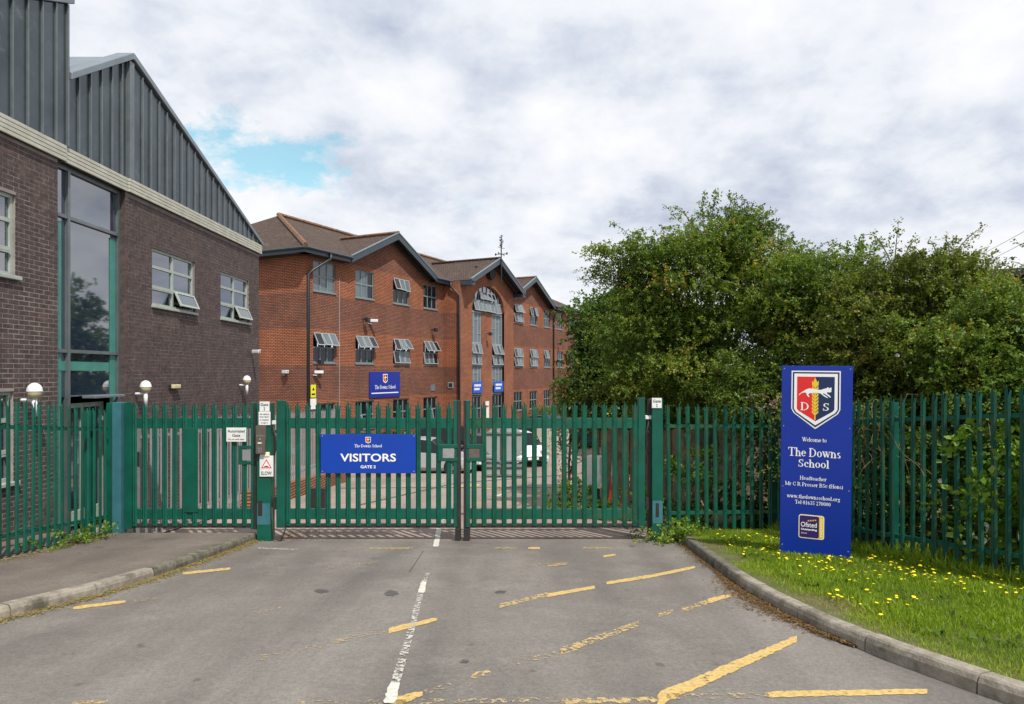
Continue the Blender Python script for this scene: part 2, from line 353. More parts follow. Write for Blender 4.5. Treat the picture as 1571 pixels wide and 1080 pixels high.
M['glass_pale'] = node_mat('sky_pale_glass', (.12,.15,.165), .10, spec=.9, var=(.08,.10,.11), scale=1.2)  # sky reflection in open sashes put into the colour; pale panes share it
M['blind'] = node_mat('white_blind', (.55,.58,.60), .5)
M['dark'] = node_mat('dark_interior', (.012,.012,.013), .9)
M['green'] = node_mat('green_paint', (.003,.104,.069), .45, var=(.003,.068,.046), scale=3.0, spec=.4, var2=((.018,.115,.080), 5.5, .6, .78))
M['green_dull'] = node_mat('dull_shaded_green_paint', (.004,.078,.052), .55, var=(.005,.060,.040), scale=2.4, spec=.3, var2=((.03,.075,.045), 3.5, .5, .7))
M['green_worn'] = node_mat('weathered_green_paint', (.004,.100,.064), .5, var=(.006,.070,.042), scale=3.0, spec=.4, var2=((.06,.085,.035), 4.0, .52, .72))
M['teal_paint'] = node_mat('faded_teal_paint', (.045,.17,.21), .5, var=(.03,.13,.15), scale=4, var2=((.10,.10,.08), 7, .66, .8))
M['rubber'] = node_mat('black_rubber', (.018,.017,.017), .6, var=(.028,.026,.024), scale=6)
M['galv'] = node_mat('galvanised_steel', (.36,.36,.37), .45, metal=.35, var=(.28,.28,.29), scale=5)
M['blue'] = node_mat('royal_blue_sign', (.002,.050,.40), .30, spec=.5, var=(.003,.043,.34), scale=1.4)
M['blue_board'] = node_mat('deep_royal_blue_sign', (.002,.030,.33), .30, spec=.5, var=(.003,.025,.28), scale=1.4)
M['blue_dark'] = node_mat('deep_blue_sign', (.003,.020,.30), .35, spec=.5, var=(.003,.018,.27), scale=2)
M['blue_light'] = node_mat('bright_blue_sign', (.01,.09,.50), .4)
M['white'] = node_mat('white_print', (.86,.86,.86), .45)
M['white_plate'] = node_mat('white_plate', (.80,.80,.78), .5, var=(.70,.70,.68), scale=6)
M['navy'] = node_mat('navy_print', (.008,.022,.095), .4)
M['red'] = node_mat('red_print', (.72,.020,.018), .4)
M['gold'] = node_mat('gold_print', (.80,.56,.03), .4)
M['black'] = node_mat('black_print', (.015,.015,.015), .5)
M['purple'] = node_mat('dark_violet_print', (.030,.010,.125), .4)
M['cream'] = node_mat('cream_print', (.85,.80,.60), .45)
M['orange'] = node_mat('orange_plastic', (.95,.13,.012), .4)
M['yellow_label'] = node_mat('yellow_label', (.75,.70,.03), .5)
M['tile'] = node_mat('roof_tile', (.098,.062,.045), .9, var=(.050,.034,.027), scale=9, detail=6, var2=((.155,.088,.050), 1.2, .54, .76), bump=.4, bscale=30)
M['ridge'] = node_mat('orange_ridge_tile', (.25,.125,.065), .85, var=(.10,.062,.042), scale=6)
M['fascia'] = node_mat('slate_blue_fascia', (.048,.066,.085), .4, var=(.035,.05,.065), scale=3)
M['soffit'] = node_mat('dark_soffit', (.022,.020,.020), .7)
M['gframe'] = node_mat('grey_blue_frame', (.20,.245,.265), .45, var=(.16,.20,.22), scale=6)
M['sash'] = node_mat('pale_sash', (.31,.34,.355), .4)
M['panel_grey'] = node_mat('grey_blue_panel', (.15,.19,.215), .5, var=(.12,.155,.18), scale=2)
M['pipe'] = node_mat('dark_pipe', (.022,.027,.033), .4)
M['wood'] = node_mat('fence_wood', (.30,.235,.16), .9, var=(.16,.125,.09), scale=5, detail=8, bump=.4, bscale=40)
M['concrete'] = node_mat('pale_concrete', (.48,.46,.40), .9, var=(.32,.31,.24), scale=3, var2=((.25,.27,.14), 2.3, .55, .75))
M['lampw'] = node_mat('lamp_white', (.74,.76,.78), .3, spec=.5)
M['lampy'] = node_mat('lamp_cream', (.62,.55,.32), .35)
M['bark'] = node_mat('bark', (.13,.105,.08), .95, var=(.06,.05,.04), scale=14, bump=.6, bscale=40)
M['twig'] = node_mat('twig', (.24,.19,.14), .9, var=(.12,.09,.06), scale=10)
M['tyre'] = node_mat('tyre', (.014,.014,.014), .7)
M['rim'] = node_mat('alloy_rim', (.5,.5,.52), .3, metal=.8)
M['plate_metal'] = node_mat('brushed_plate', (.55,.55,.55), .35, metal=.7, var=(.42,.42,.42), scale=20)
M['sign_back'] = node_mat('grey_sign_back', (.34,.36,.36), .6, var=(.28,.30,.30), scale=3)
M['intercom'] = node_mat('intercom_metal', (.16,.135,.11), .45, metal=.3, var=(.12,.10,.085), scale=12)
M['litter'] = node_mat('dry_litter', (.42,.30,.13), .95, var=(.22,.14,.06), scale=20)

def tile_mat(name, swap):
    """plain clay tiles: courses 0.1 m apart with staggered perpends, run along x or along y"""
    m = node_mat(name, (.105,.066,.047), .9, var=(.055,.037,.029), scale=9, detail=6, var2=((.165,.092,.052), 1.2, .54, .76))
    nt = m.node_tree; N = nt.nodes; L = nt.links; b = N['Principled BSDF']; src = b.inputs['Base Color'].links[0].from_socket
    tc = N.new('ShaderNodeTexCoord'); mp = N.new('ShaderNodeMapping'); mp.inputs['Rotation'].default_value = (0, 0, R(90) if swap else 0); L.new(tc.outputs['Object'], mp.inputs[0])
    t = N.new('ShaderNodeTexBrick'); t.inputs['Scale'].default_value = 1; t.inputs['Brick Width'].default_value = .17; t.inputs['Row Height'].default_value = .15; t.inputs['Mortar Size'].default_value = .02
    t.inputs['Color1'].default_value = (1.25, 1.2, 1.15, 1); t.inputs['Color2'].default_value = (.72, .70, .70, 1); t.inputs['Mortar'].default_value = (.36, .34, .34, 1); L.new(mp.outputs[0], t.inputs['Vector'])
    mu = N.new('ShaderNodeMix'); mu.data_type = 'RGBA'; mu.blend_type = 'MULTIPLY'; mu.inputs[0].default_value = 1
    L.new(src, mu.inputs[6]); L.new(t.outputs['Color'], mu.inputs[7]); L.new(mu.outputs[2], b.inputs['Base Color'])
    bp = N.new('ShaderNodeBump'); bp.invert = True; bp.inputs['Strength'].default_value = .6; bp.inputs['Distance'].default_value = .02; L.new(t.outputs['Fac'], bp.inputs['Height']); L.new(bp.outputs[0], b.inputs['Normal'])
    return m
M['tile'] = tile_mat('roof_tile', False); M['tile_side'] = tile_mat('roof_tile_side', True)
def brick_tex(name, c1, c2, cd, mortar, banded=True):
    """orange stretcher brick; the courses between the storeys carry dark bricks, in world height"""
    m = bpy.data.materials.new(name); m.use_nodes = True; nt = m.node_tree; N = nt.nodes; L = nt.links; b = N['Principled BSDF']
    b.inputs['Roughness'].default_value = .85; b.inputs['Specular IOR Level'].default_value = .25
    tc = N.new('ShaderNodeTexCoord')
    def bt(bias, a, c):
        t = N.new('ShaderNodeTexBrick'); t.offset = .5; t.inputs['Scale'].default_value = 1
        t.inputs['Brick Width'].default_value = .225; t.inputs['Row Height'].default_value = .075
        t.inputs['Mortar Size'].default_value = .016; t.inputs['Mortar Smooth'].default_value = .05; t.inputs['Bias'].default_value = bias
        t.inputs['Color1'].default_value = (*a, 1); t.inputs['Color2'].default_value = (*c, 1); t.inputs['Mortar'].default_value = (*mortar, 1)
        L.new(tc.outputs['UV'], t.inputs['Vector']); return t
    t1 = bt(-.1, c1, c2); t2 = bt(-.15, cd, c2)
    sep = N.new('ShaderNodeSeparateXYZ'); L.new(tc.outputs['UV'], sep.inputs[0])
    # storey-high bands: v + 1.6 measured from the ground, period 3.4
    a = N.new('ShaderNodeMath'); a.operation = 'ADD'; L.new(sep.outputs['Y'], a.inputs[0]); a.inputs[1].default_value = 2.15
    d = N.new('ShaderNodeMath'); d.operation = 'MODULO'; L.new(a.outputs[0], d.inputs[0]); d.inputs[1].default_value = 3.4
    g = N.new('ShaderNodeMath'); g.operation = 'GREATER_THAN'; L.new(d.outputs[0], g.inputs[0]); g.inputs[1].default_value = 1.75
    mx = N.new('ShaderNodeMix'); mx.data_type = 'RGBA'; L.new(t1.outputs['Color'], mx.inputs[6]); L.new(t2.outputs['Color'], mx.inputs[7])
    if banded: L.new(g.outputs[0], mx.inputs[0])
    else: mx.inputs[0].default_value = 0
    n = N.new('ShaderNodeTexNoise'); n.inputs['Scale'].default_value = .8; n.inputs['Detail'].default_value = 6; L.new(tc.outputs['Object'], n.inputs['Vector'])
    r = N.new('ShaderNodeValToRGB'); e = r.color_ramp.elements
    e[0].position = .3; e[0].color = (.78, .76, .76, 1); e[1].position = .7; e[1].color = (1.12, 1.1, 1.08, 1); L.new(n.outputs['Fac'], r.inputs[0])
    mu = N.new('ShaderNodeMix'); mu.data_type = 'RGBA'; mu.blend_type = 'MULTIPLY'; mu.inputs[0].default_value = 1
    L.new(mx.outputs[2], mu.inputs[6]); L.new(r.outputs[0], mu.inputs[7]); L.new(mu.outputs[2], b.inputs['Base Color'])
    bp = N.new('ShaderNodeBump'); bp.inputs['Strength'].default_value = .5; bp.inputs['Distance'].default_value = .008; bp.invert = True
    L.new(t1.outputs['Fac'], bp.inputs['Height']); L.new(bp.outputs[0], b.inputs['Normal'])
    return m
M['redbrick'] = brick_tex('orange_brick', (.53,.190,.085), (.41,.140,.070), (.235,.110,.080), (.06,.040,.034))
M['redbrick_plain'] = brick_tex('orange_brick_plain', (.51,.190,.090), (.41,.14,.070), (.17,.07,.05), (.07,.048,.042), False)

def worn_paint(name, col, thr):
    m = bpy.data.materials.new(name); m.use_nodes = True; nt = m.node_tree; N = nt.nodes; L = nt.links; b = N['Principled BSDF']
    b.inputs['Roughness'].default_value = .8
    g = N.new('ShaderNodeNewGeometry')
    n = N.new('ShaderNodeTexNoise'); n.inputs['Scale'].default_value = 24; n.inputs['Detail'].default_value = 9; n.inputs['Roughness'].default_value = .75
    L.new(g.outputs['Position'], n.inputs['Vector'])
    r = N.new('ShaderNodeValToRGB'); e = r.color_ramp.elements
    e[0].position = thr - .015; e[0].color = (0, 0, 0, 1); e[1].position = thr + .015; e[1].color = (1, 1, 1, 1)
    L.new(n.outputs['Fac'], r.inputs[0]); L.new(r.outputs[0], b.inputs['Alpha'])
    n2 = N.new('ShaderNodeTexNoise'); n2.inputs['Scale'].default_value = 30; n2.inputs['Detail'].default_value = 5; L.new(g.outputs['Position'], n2.inputs['Vector'])
    r2 = N.new('ShaderNodeValToRGB'); e = r2.color_ramp.elements
    e[0].position = .35; e[0].color = (*[c*.72 for c in col], 1); e[1].position = .6; e[1].color = (*col, 1)
    L.new(n2.outputs['Fac'], r2.inputs[0]); L.new(r2.outputs[0], b.inputs['Base Color'])
    return m
M['yel'] = worn_paint('yellow_road_paint', (.60,.42,.15), .39)
M['yel_worn'] = worn_paint('worn_yellow_road_paint', (.54,.40,.19), .50)
M['yel_faint'] = worn_paint('faint_yellow_road_paint', (.44,.35,.22), .545)
M['wht'] = worn_paint('white_road_paint', (.66,.64,.56), .38)
M['wht_worn'] = worn_paint('worn_white_road_paint', (.56,.54,.48), .50)
M['stain'] = worn_paint('dark_road_stain', (.105,.098,.09), .44)

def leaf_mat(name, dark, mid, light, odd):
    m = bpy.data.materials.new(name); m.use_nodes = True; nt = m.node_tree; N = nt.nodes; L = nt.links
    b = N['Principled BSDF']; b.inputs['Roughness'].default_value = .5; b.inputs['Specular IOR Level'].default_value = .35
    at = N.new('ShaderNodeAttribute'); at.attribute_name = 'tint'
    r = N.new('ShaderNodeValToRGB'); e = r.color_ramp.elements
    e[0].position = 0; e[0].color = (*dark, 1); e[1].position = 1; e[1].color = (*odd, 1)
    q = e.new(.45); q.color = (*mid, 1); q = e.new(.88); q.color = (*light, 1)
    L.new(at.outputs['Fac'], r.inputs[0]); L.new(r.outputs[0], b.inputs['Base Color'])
    tr = N.new('ShaderNodeBsdfTranslucent'); mu = N.new('ShaderNodeMix'); mu.data_type = 'RGBA'; mu.blend_type = 'MULTIPLY'; mu.inputs[0].default_value = 1
    L.new(r.outputs[0], mu.inputs[6]); mu.inputs[7].default_value = (1.5, 1.6, .5, 1); L.new(mu.outputs[2], tr.inputs[0])
    ms = N.new('ShaderNodeMixShader'); ms.inputs[0].default_value = .33
    L.new(b.outputs[0], ms.inputs[1]); L.new(tr.outputs[0], ms.inputs[2]); L.new(ms.outputs[0], N['Material Output'].inputs[0])
    return m
M['leaf_haw'] = leaf_mat('hawthorn_leaf', (.055,.090,.012), (.118,.180,.026), (.215,.290,.050), (.32,.20,.040))
M['leaf_dark'] = leaf_mat('dark_leaf', (.030,.062,.012), (.065,.130,.018), (.130,.210,.030), (.22,.23,.040))
M['leaf_bright'] = leaf_mat('bright_leaf', (.070,.14,.015), (.13,.23,.022), (.21,.32,.035), (.30,.30,.05))
M['leaf_olive'] = leaf_mat('olive_leaf', (.060,.082,.014), (.128,.168,.026), (.225,.260,.050), (.34,.18,.040))
M['grass'] = leaf_mat('grass_blade', (.12,.19,.014), (.21,.31,.020), (.31,.41,.035), (.46,.40,.13))
M['grass_dry'] = leaf_mat('dry_grass_blade', (.20,.16,.06), (.30,.23,.10), (.38,.30,.14), (.45,.36,.18))
M['petal_y'] = node_mat('yellow_petal', (.85,.68,.01), .6)
M['petal_w'] = node_mat('white_petal', (.85,.85,.83), .6)

# ------------------------------------------------------------------ ground, road, pavement, verge, kerbs
KL = [(-6.6,3.2),(-5.5,4.4),(-4.95,5.2),(-4.56,6.08),(-4.3,7.0),(-4.18,7.8),(-4.14,8.62),(-4.12,9.6),(-4.12,11.05)]
KR = [(4.6,2.2),(3.9,2.75),(3.35,3.45),(2.99,4.17),(2.73,4.97),(2.59,5.69),(2.51,6.5),(2.48,7.27),(2.50,8.0),(2.54,8.8),(2.62,10.0),(2.66,10.75)]
def kx(K, y):
    if y <= K[0][1]: return K[0][0]
    for (a, b), (c, d) in zip(K, K[1:]):
        if y <= d: return a + (c-a)*(y-b)/(d-b)
    return K[-1][0]
def strip(name, mat, xl, xr, y0, y1, dz, dy=.25, kind='structure', nx=1):
    mb = MB(); ys = list(np.arange(y0, y1, dy)) + [y1]
    for i, y in enumerate(ys):
        for k in range(nx+1):
            t = k/nx; mb.v.append((xl(y)*(1-t)+xr(y)*t, y, zr(y)+dz))
        if i:
            for k in range(nx):
                a = (i-1)*(nx+1)+k; mb.f.append((a, a+1, a+nx+2, a+nx+1)); mb.m.append(0)
    return tag(mb.build(name, mat), kind=kind)
gm = MB()
gy = [-300, -40, -6, 0, 5, 11, 15, 20, 25, 30, 34, 60, 150, 600, 2500]; gx = [-2500, -500, -60, -20, 0, 20, 60, 500, 2500]
for y in gy:
    for x in gx: gm.v.append((x, y, zr(y) - .03))
for i in range(len(gy)-1):
    for j in range(len(gx)-1):
        a = i*len(gx)+j; gm.f.append((a, a+1, a+len(gx)+1, a+len(gx))); gm.m.append(0)
tag(gm.build('ground', M['ground']), kind='structure')
strip('road', M['road'], lambda y: kx(KL, y) if y > 3.2 else -14, lambda y: kx(KR, y) if y > 2.2 else 14, -6, 11.05, 0)
# front bits of road beside the curving kerbs, then the inner road and car park
strip('car_park', M['park'], lambda y: -6.0 if y < 24 else -30, lambda y: 2.9 if y < 17 else (2.9 + (y-17)*.55 if y < 24 else 30), 11.05, 64, .0, .5)
strip('path', M['park'], lambda y: -7.5, lambda y: -6.002, 11.05, 23.99, .02, .5)
strip('pavement', M['pave'], lambda y: -7.5, lambda y: kx(KL, y)-.125, 3.2, 11.045, .12)
strip('verge', M['verge'], lambda y: kx(KR, y)+.125, lambda y: 40, 2.2, 11.2, .105, .35)
strip('verge', M['verge'], lambda y: 2.9 if y < 17 else (2.9 + (y-17)*.55), lambda y: 40, 11.2, 23.9, .04, .5)

def kerb_line(name, K, side, mats):
    root = thing(name, None, None, (0,0,0), kind='structure')
    # resample by length
    seg = []; tot = 0; pts = [Vector((x, y, 0)) for x, y in K]
    cum = [0]
    for a, b in zip(pts, pts[1:]): cum.append(cum[-1] + (b-a).length)
    def at(s):
        for i in range(len(pts)-1):
            if s <= cum[i+1] or i == len(pts)-2:
                return pts[i] + (pts[i+1]-pts[i]) * ((s-cum[i])/(cum[i+1]-cum[i]))
    s = 0; k = 0
    while s < cum[-1]-.2:
        e = min(s+.915, cum[-1]); n = 4; mb = MB(); sec = []
        j = rnd.uniform(-.006, .006)
        for i in range(n+1):
            q = s+.006 + (e-s-.012)*i/n; p = at(q); d = (at(min(q+.05, cum[-1]-1e-4)) - at(max(q-.05, 0))).normalized()
            o = Vector((-d.y, d.x, 0)) * side        # away from the road
            z = zr(p.y)
            prof = [(0,-.1),(.004,.075),(.018,.108),(.032,.122),(.125,.125),(.125,-.1)]
            sec.append([(p.x+o.x*a, p.y+o.y*a, z+h+(j if h > 0 else 0)) for a, h in prof])
        for r in sec: mb.v += r
        m_ = 6
        for i in range(n):
            for c in range(m_-1): mb.f.append((i*m_+c, i*m_+c+1, (i+1)*m_+c+1, (i+1)*m_+c)); mb.m.append(0)
        mb.f.append(tuple(range(m_))); mb.f.append(tuple(n*m_+c for c in range(m_))[::-1]); mb.m += [0, 0]
        y = at((s+e)/2).y
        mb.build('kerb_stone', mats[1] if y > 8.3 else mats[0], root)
        s = e; k += 1
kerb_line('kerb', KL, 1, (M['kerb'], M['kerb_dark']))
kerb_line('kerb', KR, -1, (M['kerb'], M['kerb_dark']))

# painted markings: sheets 4 mm above the road, corners found from the ground itself
def mark(name, quad, mat, dz=.004, label=None):
    mb = MB(); pts = [G(*q) for q in quad]
    n = max(8, int((pts[1]-pts[0]).length/.035))   # subdivide along: follows the slope and gives a ragged edge
    for i in range(n+1):
        t = i/n; a = pts[0].lerp(pts[1], t); b = pts[3].lerp(pts[2], t); k0, k1 = rnd.uniform(-.06, .10), rnd.uniform(-.06, .10)
        if i in (0, n): k0 += .12; k1 += .1
        a, b = a.lerp(b, k0), b.lerp(a, k1)
        for p in (a, b): mb.v.append((p.x, p.y, zr(p.y)+dz))
    for i in range(n): mb.f.append((2*i, 2*i+2, 2*i+3, 2*i+1)); mb.m.append(0)
    o = mb.build(name, mat); tag(o, kind='structure'); return o
def line(x0, y0, x1, y1, w0, w1, mat, dz=.004, name='road_marking'):
    return mark(name, [(x0, y0-w0/2), (x1, y1-w1/2), (x1, y1+w1/2), (x0, y0+w0/2)], mat, dz)
Y_, YW, YF, W_, WW = M['yel'], M['yel_worn'], M['yel_faint'], M['wht'], M['wht_worn']
for a in [(112,933,192,923,5,4.5,Y_),(280,880,353,872.5,4,4,Y_),(385,942,440,931,5,4,YF),(394,1011,462,997,8,7,YF),(468,995,500,990,6,5,YF),
          (205,922,240,918,4,4,YF),(596,968,670,950,10,5,Y_),(510,985,590,968,7,7,YF),(765,930,840,912,7,7,YW),(838,914,912,901,6,5,Y_),(930,895,1000,884,5,5,Y_),
          (1000,884,1066,870,5,4,Y_),(785,1018,860,1001,9,9,YF),(858,1001,980,956,12,9,YW),(1010,944,1032,938,7,6,YW),(1045,937,1086,923,8,7,YW),
          (1084,923,1122,913,8,5,Y_),(1008,1074,1222,980,22,11,Y_),(1022,1069,1180,1067,9,9,YF),(1176,1066,1422,1061,10,8,Y_),
          (598,1080,648,1064,18,8,Y_),(650,1062,692,1051,9,7,YF),(722,1038,752,1032,10,8,YW),(110,1079,165,1076,6,6,YW),(430,1080,860,1074,8,8,YF),(860,1076,1010,1074,9,9,YW),
          (520,842,560,841.5,2.5,2.5,YF),(566,842,632,841,3,3,YW),(758,841,792,841,2.5,2.5,YW),(810,841,828,841,3,3,Y_),(893,841,940,841,2.5,2.5,YW),
          (925,854,944,851,3,3,Y_),(795,870,860,862,4,4,YF),(500,872,580,862,4,4,YF),(840,868,870,864,4,4,YW)]:
    line(*a)
line(395,841,457,843,2.2,2.0,WW)
def vline(x0, y0, x1, y1, w0, w1, mat, name='road_marking', dz=.006):
    return mark(name, [(x0-w0/2, y0), (x1-w1/2, y1), (x1+w1/2, y1), (x0+w0/2, y0)], mat, dz)
vline(596,1080,606,1048,20,17,W_, dz=.008); vline(606,1048,634,955,15,10,WW); vline(634,955,646,905,10,9,WW)
vline(646,910,650,893,11,9,W_, dz=.008); vline(650,893,656,880,8,7,WW, dz=.008)
vline(668,839,673,811,9,8,W_); vline(673,811,690,780,7,5,WW)
for cx, cy, rx, ry in [(492,907,12,3.5),(600,910,12,4.5),(768,908,9,2.6),(712,1015,8,3)]:
    mb = MB(); c = G(cx, cy); ax = G(cx+rx, cy)-c; ay = G(cx, cy-ry)-c
    pts = []
    for i in range(14):
        t = i*math.pi/7; k = rnd.uniform(.75, 1.1); p = c+ax*math.cos(t)*k+ay*math.sin(t)*k; pts.append((p.x, p.y, zr(p.y)+.004))
    mb.add(pts, [tuple(range(14))]); tag(mb.build('road_stain', M['stain']), kind='structure')
vline(628,877,638,862,1.6,1.4,M['stain'],'road_crack'); vline(638,862,649,845,1.4,1.2,M['stain'],'road_crack')
# inside the car park: pale line across, joints in the surface, bay marks
for a in [(545,776,700,741,2.2,1.6,M['stain']),(700,741,900,726,1.6,1.2,M['stain']),(520,749,640,748,1.2,1.2,M['stain']),(640,748,900,748,1.2,1.2,M['stain'])]:
    line(*a, name='tar_joint')
line(700,746,735,744,3,3,M['yel']); line(745,749,770,748,3,3,M['yel']); line(810,754,850,753,3,3,M['yel_worn']); line(760,761,776,757,2,2,M['wht'])
line(560,768,600,760,3,3,M['yel_worn'])

# ------------------------------------------------------------------ walls with openings
def wall(name, mapf, u0, u1, zb, top, holes, mat, parent, reveal=.12, arches=()):
    """top: [(u,z)...]; holes: (u0,u1,z0,z1); arches: (u0,u1,zspring,rise) open from their own bottom z given 5th"""
    us = {u0, u1} | {u for u, _ in top if u0 < u < u1}
    for h in holes: us |= {h[0], h[1]}
    for a in arches: us |= {a[0] + (a[1]-a[0])*i/24 for i in range(25)}
    us = sorted(u for u in us if u0-1e-6 <= u <= u1+1e-6)
    def tz(u):
        for (a, b), (c, d) in zip(top, top[1:]):
            if a-1e-6 <= u <= c+1e-6: return b if c == a else b+(d-b)*(u-a)/(c-a)
        return top[-1][1]
    def az(a, u):
        c = (a[0]+a[1])/2; r = (a[1]-a[0])/2; return a[2] + a[3]*math.sqrt(max(0, 1-((u-c)/r)**2))
    mb = MB()
    for ua, ub in zip(us, us[1:]):
        if ub-ua < 1e-6: continue
        m_ = (ua+ub)/2; iv = [(h[2], h[2], h[3], h[3]) for h in holes if h[0]-1e-6 < m_ < h[1]+1e-6]
        for a in arches:
            if a[0] < m_ < a[1]:
                iv.append((a[4], a[4], az(a, ua), az(a, ub)))
                mb.add([mapf(ua, az(a, ua), 0), mapf(ub, az(a, ub), 0), mapf(ub, az(a, ub), reveal), mapf(ua, az(a, ua), reveal)], [(0,1,2,3)])
        iv.sort(); la = lb = zb
        for h0a, h0b, h1a, h1b in iv:
            if h0a - la > 1e-6 or h0b - lb > 1e-6: mb.add([mapf(ua,la,0), mapf(ub,lb,0), mapf(ub,h0b,0), mapf(ua,h0a,0)], [(0,1,2,3)])
            la, lb = h1a, h1b
        ta, tb = tz(ua+1e-5), tz(ub-1e-5)
        if ta-la > 1e-6 or tb-lb > 1e-6: mb.add([mapf(ua,la,0), mapf(ub,lb,0), mapf(ub,tb,0), mapf(ua,ta,0)], [(0,1,2,3)])
    for a, b, c, d in holes:
        for q in ([(a,c),(a,d)], [(a,d),(b,d)], [(b,d),(b,c)], [(b,c),(a,c)]):
            mb.add([mapf(*q[0],0), mapf(*q[1],0), mapf(*q[1],reveal), mapf(*q[0],reveal)], [(0,1,2,3)])
    return mb.build(name, mat, parent)
class FB(MB):
    """shapes in (u along wall, z, depth into wall) of a facade"""
    def __init__(s, mapf): super().__init__(); s.mapf = mapf
    def slab(s, u0, u1, z0, z1, d0, d1, mi=0):
        vs = [s.mapf(u, z, d) for d in (d0, d1) for z in (z0, z1) for u in (u0, u1)]
        return s.add(vs, [(0,1,3,2),(4,6,7,5),(0,4,5,1),(2,3,7,6),(0,2,6,4),(1,5,7,3)], mi)
    def ramp(s, pts, d0, d1, mi=0):          # polygon (u,z) list
        n = len(pts); vs = [s.mapf(u, z, d0) for u, z in pts] + [s.mapf(u, z, d1) for u, z in pts]
        return s.add(vs, [tuple(range(n)), tuple(range(n, 2*n))[::-1]] + [(i, n+i, n+(i+1) % n, (i+1) % n) for i in range(n)], mi)

# ------------------------------------------------------------------ dark brick block with zinc cladding
BX = -7.6
hall = thing('school_building', 'dark brick school block with grey standing seam cladding and tall glass entrance', 'building', (BX, 12, .1))
def hm(u, z, d): return (BX - d, u, z)
def HB(mb, name, mats, parent=None, **k): return mb.build(name, mats, parent or hall, world=(parent is None), **k)
ZB = 6.27
CU0, CU1 = 11.42, 13.42
W_UP = (8.9, 10.46, 4.18, 5.42); W_GR = (8.6, 10.42, 1.05, 2.42); W2 = (14.41, 16.37, 4.14, 5.36); W3 = (17.8, 19.72, 4.14, 5.36)
holesA = [W_UP, W_GR]; holesB = [W2, W3]
wa = wall('wall', hm, 4.0, CU0, -.1, [(4.0, ZB), (CU0, ZB)], holesA, M['mortar'], hall, .14)
wb = wall('wall', hm, CU1, 20.5, -1.0, [(CU1, ZB), (20.5, ZB)], holesB, M['mortar_dark'], hall, .14)
for w_ in (wa, wb): w_.matrix_parent_inverse = MW[hall.name].inverted()
# real bricks: 215 x 65 mm standing 8 mm proud of the mortar
unit = MB().box(0, .012, -.1075, .1075, -.0325, .0325)
def brick_rows(u0, u1, zb, zt, holes, keep_big, cut):
    out = []; row = 0; z = zb
    while z + .065 < zt:
        off = 0 if row % 2 == 0 else -.1125
        ivs = [(u0, u1)]
        for h in holes:
            if z+.065 > h[2]-.004 and z < h[3]+.004:
                new = []
                for a, b in ivs:
                    if h[1] <= a or h[0] >= b: new.append((a, b)); continue
                    if h[0] > a: new.append((a, h[0]))
                    if h[1] < b: new.append((h[1], b))
                ivs = new
        for a, b in ivs:
            k = math.floor((a - u0 - off)/.225)
            while u0+off+k*.225 < b:
                s = max(u0+off+k*.225, a)+.0; e = min(u0+off+k*.225+.215, b)
                if e-s > .03: out.append((s, e, z))
                k += 1
        row += 1; z += .075
    return out
def put_bricks(wallob, rows, n_single, px_ok):
    full = [r for r in rows if abs(r[1]-r[0]-.215) < 1e-4 and px_ok(r)]
    full.sort(key=lambda r: (r[0]+.1)**2 + 4*(r[2]-2.7)**2)
    single = set(full[:n_single]); mesh = None
    for r in single:
        if mesh is None:
            o = unit.build('brick', M['brick'], wallob, bevel=.003, uv=False); mesh = o.data
        else:
            o = bpy.data.objects.new('brick', mesh); C.objects.link(o); o.parent = wallob; MW[o.name] = Matrix.Identity(4)
        o.location = (BX-.0095+rnd.uniform(-.0015, .0015), (r[0]+r[1])/2, r[2]+.0325)
    mb = MB()
    for s, e, z in rows:
        if (s, e, z) in single: continue
        j = rnd.uniform(-.0015, .0015); mb.box(BX-.0095+j, BX+.0025+j, s, e, z, z+.065)
    tag(mb.build('brickwork', M['brick'], wallob), kind='stuff')
def world_child_fix(w_):
    # children of a wall are given in world coordinates: wall itself sits at the origin in world space
    MW[w_.name] = Matrix.Identity(4)
for w_ in (wa, wb): world_child_fix(w_)
rowsA = brick_rows(7.6, CU0-.004, .0, ZB-.02, holesA, True, None)
put_bricks(wa, rowsA, 300, lambda r: r[0] > 10.0 and (r[2] > 2.3 or r[0] > 10.0))
rowsB = brick_rows(CU1+.004, 20.49, -1.0, ZB-.02, holesB, False, None)
put_bricks(wb, rowsB, 0, lambda r: False)
# brick return beside the recessed entrance and the far end
mb = MB(); mb.box(BX-.30, BX-.002, CU1-.002, CU1+.10, -1.0, ZB); HB(mb, 'brick_return', M['brick'])
mb = MB(); mb.box(BX-9, BX-.15, 20.35, 20.5, -1.2, ZB-.01); mb.box(BX-9, BX-.15, 4.0, 4.15, 0, ZB-.01); HB(mb, 'end_wall', M['brick'])
# band of four cream boards under the cladding
for a, b, pr in ((4.0, 11.55, .075), (11.556, 13.44, .04), (13.446, 20.56, .075)):
    for k in range(4):
        z0 = ZB+.002+k*.068
        mb = FB(hm).slab(a, b, z0, z0+.060, -pr, .2); HB(mb, 'trim_board', M['trim'], bevel=.005)
    mb = FB(hm).slab(a+.01, b-.01, ZB, ZB+.272, -pr+.03, .2); HB(mb, 'trim_backing', M['soffit'])
